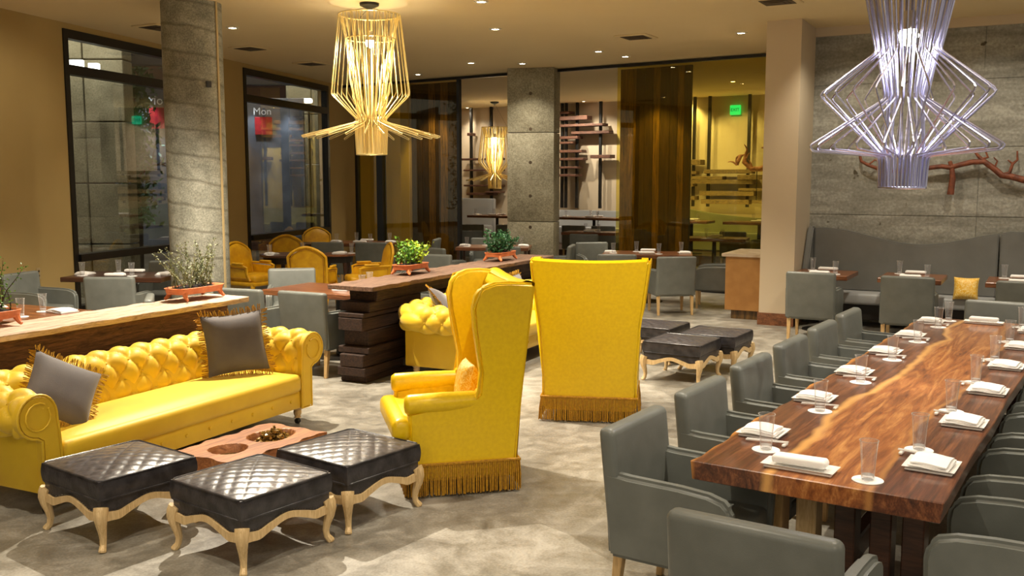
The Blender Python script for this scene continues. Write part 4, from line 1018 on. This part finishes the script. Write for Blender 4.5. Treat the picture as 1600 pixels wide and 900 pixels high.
# ------------------------------------------------------------------ planters
def planter(px, py, ledge_h, rz, label, leaf, W=.52, D=.24, style='bushy', seed=1, hgt=.3):
    p = at(px, py, ledge_h); r = thing('planter', label, 'planter', (p.x, p.y, ledge_h+.008), rz); rg = random.Random(seed)
    g = G(); n = 40
    def rim(i, j):
        a = 2*PI*i; cx, sx = math.cos(a), math.sin(a); e = 4; k_ = (abs(cx)**e+abs(sx)**e)**(-1/e)
        pr = [(.80, .05), (.92, .055), (.97, .10), (1.0, .105), (.95, .108), (.90, .10), (.86, .085)][int(round(j*6))]
        return (cx*k_*W/2*pr[0], sx*k_*D/2*pr[0], pr[1])
    g.grid(rim, n, 7, cu=True); g.add([rim(i/n, 0) for i in range(n)], [tuple(range(n))]); g.make('tray', 'terra', r, ang=50)
    for sx in (-1, 1):
        for sy in (-1, 1):
            g = G(); g.tube([(sx*W*.36, sy*D*.34, .06), (sx*W*.37, sy*D*.38, .035), (sx*W*.38, sy*D*.45, .015), (sx*W*.385, sy*D*.50, .008)], [.026, .02, .015, .012], 8); g.make('foot', 'terra', r)
    g = G(); g.grid(lambda i, j: ((i-.5)*W*.84, (j-.5)*D*.84, .088+.03*math.sin(PI*i)*math.sin(PI*j)+rg.uniform(0, .01)), 18, 10); g.make('soil', 'soil', r, ang=80)
    st_, lf_, lf2 = G(), G(), G()
    def leaf_(gg, c, s_, d):
        d = Vector(d).normalized(); sd_ = d.cross(Vector((rg.uniform(-1, 1), rg.uniform(-1, 1), rg.uniform(-1, 1)))).normalized(); up = d.cross(sd_)
        c = Vector(c); gg.add([c, c+d*s_*.5+sd_*s_*.32+up*s_*.08, c+d*s_, c+d*s_*.5-sd_*s_*.32+up*s_*.08], [(0, 1, 2), (0, 2, 3)])
    ns = {'bushy': 26, 'airy': 34, 'spiky': 22, 'small': 12}[style]
    for k_ in range(ns):
        x, y = rg.uniform(-.34, .34)*W, rg.uniform(-.3, .3)*D; L = hgt*rg.uniform(.55, 1.1)
        d = Vector((x*1.6+rg.uniform(-.25, .25), rg.uniform(-.35, .35), 1)); 
        if style == 'airy': d = Vector((rg.uniform(-.7, .7), rg.uniform(-.5, .5), 1))
        pts = [Vector((x, y, .1))]; m_ = 7
        for i in range(m_):
            d = (d.normalized()+Vector((rg.uniform(-.28, .28), rg.uniform(-.28, .28), rg.uniform(-.1, .12)))); pts.append(pts[-1]+d.normalized()*L/m_)
            ll = {'bushy': 5, 'airy': 7, 'spiky': 8, 'small': 5}[style]
            for q in range(ll):
                s_ = {'bushy': rg.uniform(.025, .05), 'airy': rg.uniform(.012, .024), 'spiky': rg.uniform(.03, .055), 'small': .02}[style]
                dd = (rg.uniform(-1, 1), rg.uniform(-1, 1), rg.uniform(-.2, 1))
                c = pts[-1]+Vector((rg.uniform(-1, 1), rg.uniform(-1, 1), rg.uniform(-1, 1)))*(.03 if style != 'airy' else .014)
                leaf_(lf2 if (style == 'bushy' and x > .0 and y < 0.02) else lf_, c, s_, dd)
        st_.tube(pts, [.005*(1-i/(m_+2)) for i in range(m_+1)], 4)
    st_.make('stems', 'bark' if style != 'airy' else 'leafg', r)
    o = lf_.make('foliage', leaf, r, smooth=False, fix=False); o['kind'] = 'stuff'
    if lf2.v: o = lf2.make('foliage', 'leafy', r, smooth=False, fix=False); o['kind'] = 'stuff'
    return r
planter(305, 467, .97, -LGA+PI/2, 'terracotta footed planter with wispy grey-green shrub, on the left ledge', 'leafg', .56, .26, 'airy', 3, .40)
planter(642, 428, .97, -LGA+PI/2, 'terracotta footed planter with bright yellow-green bush, on the rear ledge', 'leafb', .52, .24, 'bushy', 5, .26)
planter(782, 407, .97, -LGA+PI/2, 'round-ended terracotta planter with dark green bonsai, at the far end of the rear ledge', 'leafd', .56, .26, 'spiky', 8, .26)
planter(-18, 512, .97, -LGA+PI/2, 'terracotta planter with small green sprigs, cut off by the left edge', 'leafb', .44, .24, 'small', 9, .38)

# ------------------------------------------------------------------ yellow french armchairs
def build_french():
    r = thing('french_armchair', '', 'armchair')
    def bk(u): # camel-back outline, u 0..1
        x = -.29+.58*u; return x, .95+.045*math.cos((u-.5)*2*PI*.9)*1.0-.06*(abs(2*u-1)**6)
    ln_ = lambda y, z: y+max(0, z-.42)*.20
    pts = [(-.27, ln_(.27, .44), .44), (-.29, ln_(.27, .7), .7)]+[(bk(u)[0], ln_(.27, bk(u)[1]), bk(u)[1]) for u in [i/10 for i in range(11)]]+[(.29, ln_(.27, .7), .7), (.27, ln_(.27, .44), .44)]
    g = G(); g.tube(pts, .022, 8); g.make('back_frame', 'french', r)
    g = G()
    def pad(i, j):
        x = (2*i-1)*.262; z = .46+(bk(i)[1]-.02-.46)*j; e = (1-abs(2*i-1)**4)*(1-abs(2*j-1)**4); return (x, ln_(.27, z)-.02-.035*e, z)
    def pad2(i, j): a = pad(i, j); e = (1-abs(2*i-1)**4)*(1-abs(2*j-1)**4); return (a[0], ln_(.27, a[2])+.012*e+.004, a[2])
    g.grid(pad, 14, 12); g.grid(pad2, 14, 12, flip=True); bb = g.make('back_pad', 'french', r, ang=60)
    g = G(); g.tube([(x*.86, ln_(.27, .46+(z-.46)*.94+.01)+.016, .46+(z-.46)*.93+.005) for x, y, z in pts], .006, 5); g.make('piping', 'french_dark', bb)
    for sg in (-1, 1):
        g = G(); g.tube([(sg*.29, .31, .66), (sg*.30, .1, .66), (sg*.30, -.10, .65), (sg*.295, -.17, .63), (sg*.285, -.16, .52), (sg*.28, -.22, .42)], .019, 8); g.make('arm', 'french', r)
        g = G(); g.rbox((sg*.30, .02, .685), (.055, .24, .035), .016, 3); g.make('arm_pad', 'french', r)
        g = G(); g.prism([(.28, .44), (-.20, .44), (-.14, .62), (.30, .64)], 'x', sg*.275, sg*.295); pp = g.make('side_panel', 'french', r, .006, 2)
        g = G(); g.tube([(sg*.297, a, b) for a, b in [(.25, .46), (-.16, .46), (-.12, .60), (.27, .62)]], .005, 5, True); g.make('piping', 'french_dark', pp)
    g = G(); g.rbox((0, -.03, .45), (.54, .56, .12), .045, 3); g.make('seat_cushion', 'french', r)
    g = G(); g.rbox((0, -.01, .37), (.60, .60, .065), .02, 2); g.make('seat_rail', 'french', r)
    for sx in (-1, 1):
        for sy in (-1, 1): g = G(); cabriole(g, sx*.27, sy*.26, .36, 1, .030); g.make('leg', 'french', r)
    return r
fr_ = build_french()
FG = 'yellow french armchairs by the windows'
for x, y, d, lab in [(-4.12, 15.2, (.86, -.5), 'seen from its right side beside the round column'), (-3.02, 14.6, (.1, 1), 'seen from behind over the grey chairs'),
                     (-2.28, 15.0, (-.93, -.35), 'turned left, right of the small napkin table'), (-4.12, 17.7, (-.1, 1), 'with rounded back, behind the dark round table'), (-3.92, 19.7, (.5, -1), 'farthest one under the second window')]:
    place(fr_, (x, y, 0), face(*d), 'yellow french armchair with painted frame, '+lab, FG)
table(-3.72, 15.85, R(-14), .90, .9, 'dark round table with carved legs beside the yellow armchairs, left of the camel-backed one', 'of the dark round table', h=.77, mt='darkwalnut', base='carved', round_=True,
      seats=[(-.2, -.15, 0, 'on the left', 'n'), (.2, .1, PI, 'on the right', 'n')])
table(-2.92, 15.95, 0, .62, .6, 'small round brown table between the yellow armchairs', 'of the small round brown table', h=.77, mt='walnut', base='carved', round_=True, seats=[(.05, 0, PI/2, 'in the middle', 'n')])
table(-4.05, 18.75, 0, .60, .6, 'small dark round table under the second window', 'of the small round table under the second window', h=.76, mt='darkwalnut', base='carved', round_=True)

# ------------------------------------------------------------------ tables and grey chairs of the room behind
g1 = 'grey chairs behind the left ledge'
table(-4.98, 12.3, R(-4), 1.30, .80, 'rectangular dark walnut table below the first window', 'of the table below the first window', h=.78, mt='darkwalnut', seats=six(1.3, .8))
put_chair(-5.7, 11.55, .95, -.25, 'dark grey armchair turned right, at the left end of the first window table', g1)
put_chair(-4.68, 11.4, 0, 1, 'grey armchair seen from behind, pulled to the table below the first window', g1)
put_chair(-4.75, 13.0, 0, -1, 'grey armchair facing the viewer, between the window table and the first window', g1)
table(-4.62, 8.9, R(-26), 1.3, .85, 'walnut table at the left edge, behind the weathered ledge', 'of the walnut table at the left edge', h=.76, mt='walnut', seats=[(.1, -.25, PI/2, 'on the near side', 'n'), (.35, .2, -PI/2, 'on the far side', 'n'), (-.5, .1, 0, 'at the left end', 'n')])
put_chair(-3.82, 9.15, -.9, -.3, 'pale grey armchair with curved top just behind the left ledge', g1)
# table joined to the rear ledge
t2 = at(585, 437, .77)
table(-1.95, 10.75, -LGA, 1.5, .85, 'walnut table end standing against the rear timber ledge', 'of the walnut table against the rear ledge', h=.77, seats=[(.12, -.05, PI/2, 'near the ledge corner', 'n'), (.0, .27, PI/2, 'farther along', 'r')])
g2 = 'grey chairs beside the rear ledge'
put_chair(-2.74, 10.2, .35, .94, 'grey armchair seen from behind, left of the rear ledge', g2)
put_chair(-1.98, 9.9, .45, .89, 'grey armchair seen from behind, half hidden by the rear ledge', g2)
put_chair(-2.75, 11.9, .2, -1, 'soft grey striped armchair between the camel-backed armchair and the walnut table', g2)
table(-2.85, 18.4, R(-6), 1.3, .8, 'walnut table set for four in front of the yellow glass door', 'of the table before the glass door', h=.80, seats=six(1.3, .8))
g3 = 'grey chairs before the glass door'
put_chair(-3.3, 17.6, .1, 1, 'dark grey armchair seen from behind, left at the table before the glass door', g3)
put_chair(-2.5, 17.55, .1, 1, 'dark grey armchair seen from behind, right at the table before the glass door', g3)
put_chair(-1.75, 18.4, -1, .1, 'grey armchair at the right end of the table before the glass door', g3)
put_chair(-1.3, 14.2, -.4, -.9, 'low grey armchair just behind the yellow-green planter', g3)
table(-.32, 17.3, R(-6), 1.30, .8, 'walnut table with scattered napkins left of the square column', 'of the table left of the square column', h=.80, mt='walnut', base='legs', seats=six(1.3, .8))
g4 = 'grey chairs around the square column'
put_chair(-1.15, 16.1, .6, .8, 'dark grey armchair with curved arms before the left plank screen', g4)
put_chair(-.15, 16.45, 0, 1, 'grey armchair behind the dark green planter', g4)
put_chair(.72, 16.6, -.85, .15, 'pale grey armchair in front of the square column, facing left', g4)
put_chair(-.5, 18.3, 0, -1, 'grey armchair on the far side of the table left of the square column', g4)
table(2.22, 15.7, R(-10), 1.45, .85, 'walnut table with folded napkins before the right plank screen', 'of the table before the right plank screen', h=.80, seats=six(1.45, .85))
g5 = 'grey chairs before the right plank screen'
put_chair(2.38, 14.35, -.12, 1, 'dark grey armchair seen squarely from behind, before the right plank screen', g5)
put_chair(3.18, 15.0, -.9, .25, 'pale grey armchair beside the oak counter, facing left', g5)
put_chair(1.5, 17.0, .2, -1, 'grey armchair seen from the front at the left of the right plank screen', g5)
put_chair(1.62, 14.8, .1, 1, 'low grey armchair directly above the seen-from-behind wing chair', g5)
def farroom(x, y, rz, w_, d_, lab, wh, z, st=None, h=.78): table(x, y, rz, w_, d_, lab, wh, h=h, mt='walnut', seats=st if st is not None else four(w_, d_), z=z)
farroom(1.75, 21.0, R(-20), 1.2, .7, 'walnut table in the far room just right of the square column', 'of the far table by the square column', 0, h=.86)
put_chair(1.55, 20.2, .2, 1, 'grey armchair seen from behind at the far room table by the square column', 'grey chairs in the far room')
put_chair(2.45, 20.45, -.6, .8, 'grey armchair at the right of the far room table by the square column', 'grey chairs in the far room')
farroom(2.1, 24.6, R(-33), 1.8, .7, 'long walnut table before the far banquette', 'of the long table before the far banquette', .25, six(1.8, .7))
farroom(-.4, 26.0, R(-30), 1.5, .7, 'walnut table beneath the small gold pendant', 'of the table beneath the small gold pendant', .25, six(1.5, .7))
put_chair(-1.0, 24.5, 0, 1, 'dark grey armchair seen from behind beneath the small gold pendant', 'grey chairs in the far room')
put_chair(-.2, 24.4, -.3, 1, 'pale grey armchair beneath the small gold pendant, half turned', 'grey chairs in the far room')
put_chair(-.95, 21.6, 0, 1, 'grey armchair beyond the left plank screen edge', 'grey chairs in the far room')
put_chair(1.6, 23.9, .3, 1, 'dark armchair seen from behind at the long table before the far banquette', 'grey chairs in the far room')
put_chair(2.3, 23.6, .3, 1, 'second dark armchair at the long table before the far banquette', 'grey chairs in the far room')
farroom(4.05, 19.2, R(-20), 1.3, .75, 'walnut table nearest behind the yellow glass', 'of the nearest table behind the yellow glass', 0, h=.84)
put_chair(4.65, 18.4, -.4, 1, 'dark armchair seen from behind, left of two behind the yellow glass', 'grey chairs behind the yellow glass')
put_chair(5.45, 19.1, -.2, 1, 'dark armchair seen from behind, right of two behind the yellow glass', 'grey chairs behind the yellow glass')
farroom(4.25, 22.75, R(-30), .95, .6, 'small table behind the yellow glass against the green booth, at the left', 'of the small table behind yellow glass', .25)
farroom(5.65, 21.95, R(-32), 1.5, .7, 'walnut table against the glowing green booth at the right', 'of the right table behind the yellow glass', .25)
put_chair(4.95, 21.1, .5, .85, 'dark armchair in front of the green booth, left of two', 'grey chairs behind the yellow glass')
put_chair(5.75, 20.7, .5, .85, 'dark armchair in front of the green booth, right of two', 'grey chairs behind the yellow glass')

# ------------------------------------------------------------------ far banquettes
def booth(name, label, px0, px1, off, z0, zt, mt, wavy=0, dz=0):
    r = thing(name, label, 'banquette'); a, b = skx(px0, BP, BD), skx(px1, BP, BD)
    n = 20; g = G(); vs = []; fs = []
    for i in range(n+1):
        f = i/n; s_ = a+(b-a)*f; o_ = off+wavy*math.sin(PI*f); z = zt+dz*(1-f)**1.6
        for o2, zz in ((o_, z0), (o_, z), (o_-.15, z), (o_-.15, z0)): vs.append(L3(BP, BD, s_, BN, o2, zz))
    fs = [(i*4+q, i*4+(q+1) % 4, i*4+4+(q+1) % 4, i*4+4+q) for i in range(n) for q in range(4)]+[(0, 1, 2, 3), (n*4+3, n*4+2, n*4+1, n*4)]
    g.add(vs, fs); g.make('back_panel', mt, r, .02, 2)
    g = G(); wallbox(g, BP, BD, BN, a, b, off+.5, off, z0, .25+.45); g.make('seat', mt, r, .03, 2)
    return r
booth('banquette', 'pale grey high-backed booth at the back wall left of the square column', 745, 800, 1.0, .25, 1.45, 'seatgrey')
booth('banquette', 'long pale grey banquette at the back wall right of the square column', 868, 948, .55, .25, 1.15, 'seatgrey')
booth('banquette', 'pale grey banquette section beside the right plank screen', 949, 1062, .55, .25, 1.15, 'seatgrey')
booth('banquette', 'large curved pale green booth glowing behind the yellow glass', 1064, 1230, 1.0, .25, 1.05, 'green', .25, .32)

# driftwood behind the yellow glass
s_ = skx(1180, BP+BN*1.2, BD); p = BP+BN*1.2+BD*s_
dv = thing('driftwood_branch', 'pale knotty driftwood ring behind the yellow glass, below the exit sign', 'branch', (p.x, p.y, 0), math.atan2(BD.y, BD.x))
g = G(); zc_ = EYE+(280-250)/FPX*p.y
pts = [(-.5, 0, zc_-.12), (-.42, 0, zc_+.1), (-.3, .02, zc_+.15), (-.32, 0, zc_-.05), (-.15, .03, zc_-.22), (.1, 0, zc_-.22), (.3, 0, zc_-.12), (.38, .02, zc_+.1), (.3, 0, zc_+.3), (.1, 0, zc_+.28)]
g.tube(pts, [.04, .05, .04, .06, .06, .07, .06, .055, .04, .02], 7)
for q in range(5): branch(g, pts[q], (rnd.uniform(-1, .2), 0, rnd.uniform(-.3, 1)), .25, .03, 0)
g.make('limb', 'driftp', dv, ang=70)
# steel post up to carry it
g = G(); g.tube([(0.0, 0, 1.5), (0, 0, zc_-.2)], .012, 6); g.make('stand', 'black', dv)

# ------------------------------------------------------------------ the street outside the windows
def outp(px, Y, py): k = (px-800)/FPX; return (k*Y, Y, EYE+(280-py)/FPX*Y)
g = G(); g.box((-16, 24, -.15), (22, 40, .1)); st = g.make('pavement', 'greywall', None, smooth=False); st['kind'] = 'structure'; st.location = (0, 0, -.12)
cw = thing('outside_pillar', 'large outside concrete pillar with square panel joints, seen through the first window', 'pillar')
for i in range(5):
    for j, (a, b) in enumerate([(112, 141), (142, 204)]):
        z0, z1 = -.1+i*1.02, .9+i*1.02
        A_, B_ = outp(a, 16.2, 0), outp(b, 16.2, 0)
        g = G(); g.rbox(((A_[0]+B_[0])/2, 16.4, (z0+z1)/2), (B_[0]-A_[0]-.015, .4, z1-z0-.0), .012, 1); g.make('panel', 'cast', cw)
cw2 = thing('outside_pillar', 'outside concrete wall with panel joints, seen through the second window at right', 'pillar')
for i in range(5):
    A_, B_ = outp(452, 24.5, 0), outp(530, 24.5, 0)
    for j in range(2):
        xa = A_[0]+(B_[0]-A_[0])*j/2; g = G(); g.rbox((xa+(B_[0]-A_[0])/4, 24.7, -.1+i*1.25+.6), ((B_[0]-A_[0])/2-.015, .4, 1.235), .012, 1); g.make('panel', 'cast', cw2)
def sbox(name, label, cat, px0, px1, Y, py0, py1, d, mt):
    a, b = outp(px0, Y, py0), outp(px1, Y, py1); g = G(); g.rbox(((a[0]+b[0])/2, Y+d/2, (a[2]+b[2])/2), (abs(b[0]-a[0]), d, abs(a[2]-b[2])), .01, 1)
    return tag(g.make(name, mt), label, cat)
sbox('steel_beam', 'grey steel canopy beam outside the top of the first window', 'beam', 194, 300, 17.2, 88, 106, .2, 'greywall')
sbox('steel_beam', 'grey steel canopy beam outside the top of the second window', 'beam', 392, 470, 22, 122, 136, .2, 'greywall')
sbox('outside_light_panel', 'bright outside light panel, wider one at top left of the first window', 'lamp', 116, 141, 15.6, 98, 109, .1, 'whitelamp')
sbox('outside_light_panel', 'bright outside light panel, smaller one at top left of the first window', 'lamp', 150, 165, 15.6, 103, 112, .1, 'whitelamp')
x, y, z = outp(486, 23.5, 160); sl = thing('street_lamp', 'bright street lamp on a thin pole seen through the second window', 'lamp', (x, y, 0))
g = G(); g.rbox((0, 0, z), (.2, .16, .11), .03, 2); g.make('lamp_head', 'whitelamp', sl); g = G(); g.tube([(0, .1, -.1), (0, .1, z+.05)], .03, 8); g.make('pole', 'black', sl)
def banner(px, Y, label, w_=.66):
    x, y, z = outp(px, Y, 186 if Y < 20 else 198); r = thing('wall_banner', label, 'banner', (x, y, z))
    g = G(); g.rbox((0, .12, -1.0), (1.9, .08, 3.3), .01, 1); g.make('grey_wall_panel', 'greywall', r)
    g = G(); g.rbox((0.0, .05, 0), (w_*.62, .02, w_*.62), .003, 1); g.make('red_square', 'redpaint', r)
    text('Mon', .24, (-.02, .03, .33), r, 'white')
    for dx in (-.25, .6): spot(dx, -.22, .95, 260, 50, .6, .03, (.72, .86, 1.0), aim=None, parent=r)
    return r
banner(256, 19.0, 'spotlit wall banner with white letters over a red square, seen through the first window')
banner(416, 23.0, 'spotlit wall banner with white letters over a red square, seen through the second window')
tr = thing('street_tree', 'dark leafy tree outside the first window, beside the outside pillar', 'tree', (-7.0, 18.0, 0))
g = G(); g.tube([(0, 0, 0), (.03, 0, 1.2), (-.02, .03, 2.4), (.02, 0, 3.8)], [.07, .06, .045, .02], 8); branch(g, (0, 0, 2), (.4, 0, 1), .8, .03, 1); g.make('trunk', 'bark', tr)
g = G()
for k_ in range(1500):
    c = Vector((rnd.gauss(0, .17), rnd.gauss(0, .2), rnd.uniform(1.2, 4.4))); s_ = rnd.uniform(.05, .1)
    d = Vector((rnd.uniform(-1, 1), rnd.uniform(-1, 1), rnd.uniform(-1, 1))).normalized(); e = d.orthogonal().normalized()
    g.add([c, c+d*s_+e*s_*.4, c+d*s_*2, c+d*s_-e*s_*.4], [(0, 1, 2, 3)])
o = g.make('foliage', 'leafd', tr, smooth=False, fix=False); o['kind'] = 'stuff'
sbox('outside_building', 'dark brick building across the street, seen through the windows', 'building', -40, 470, 27, 60, 420, .4, 'shelf')
for n_ in ():
    pass
spot(-7.0, 15.0, 5.2, 160, 110, .5, .1, aim=(-6.9, 16.3, 1.5))
spot(-5.4, 22.5, 5.2, 220, 110, .5, .1, aim=(-5.0, 24.6, 1.8))
for s_ in (.6, 2.2, 3.8):
    p = WP+WD*s_+WN*1.6; q = WP+WD*s_; spot(p.x, p.y, CEIL-.03, 90, 90, .7, .06, aim=(q.x, q.y, 1.4))
for s_ in (-9, -4.5, -1.5):
    p = LA+LD*s_+LN*1.8; q = LA+LD*s_; spot(p.x, p.y, CEIL-.03, 40, 100, .8, .06, aim=(q.x, q.y, 1.8))
# light on the plank screens, shelves and the green booth
for px, e in ((675, 170), (1020, 200)):
    s_ = s_of(px); p = PA+PD*s_+PN*.75; q = PA+PD*s_-PN*.1
    spot(p.x, p.y, CEIL-.03, e, 60, .5, .04, aim=(q.x, q.y, 1.4))
for px, e in ((760, 90), (900, 160), (940, 160), (1085, 110), (1150, 110)):
    s_ = skx(px, BP, BD); p = BP+BD*s_+BN*1.5; q = BP+BD*s_
    spot(p.x, p.y, CEIL-.03, e, 95, .5, .05, aim=(q.x, q.y, 1.6))
l_ = skx(1130, BP, BD); p = BP+BD*l_+BN*1.25
area(p.x-BN.x*.45, p.y-BN.y*.45, .95, 22, 4.6, .10, (1, .85, .5), (math.pi, 0, math.atan2(BD.y, BD.x)))
for px in (1090, 1150):
    q = BP+BD*skx(px, BP, BD); spot(q.x+BN.x*4, q.y+BN.y*4, CEIL-.03, 150, 70, .6, .05, aim=(q.x+BN.x*1.2, q.y+BN.y*1.2, .9))
for prt in (plate, nap, rnap, lpl, coas, tum, tum2, chp, rest, dl, vt, ott, sofa, wing, chair, pil, lp, fr_):
    if prt.name not in USED:
        for c, gs in [(c, kids(c)) for c in kids(prt)]:
            for g_ in gs: bpy.data.objects.remove(g_)
            bpy.data.objects.remove(c)
        bpy.data.objects.remove(prt)
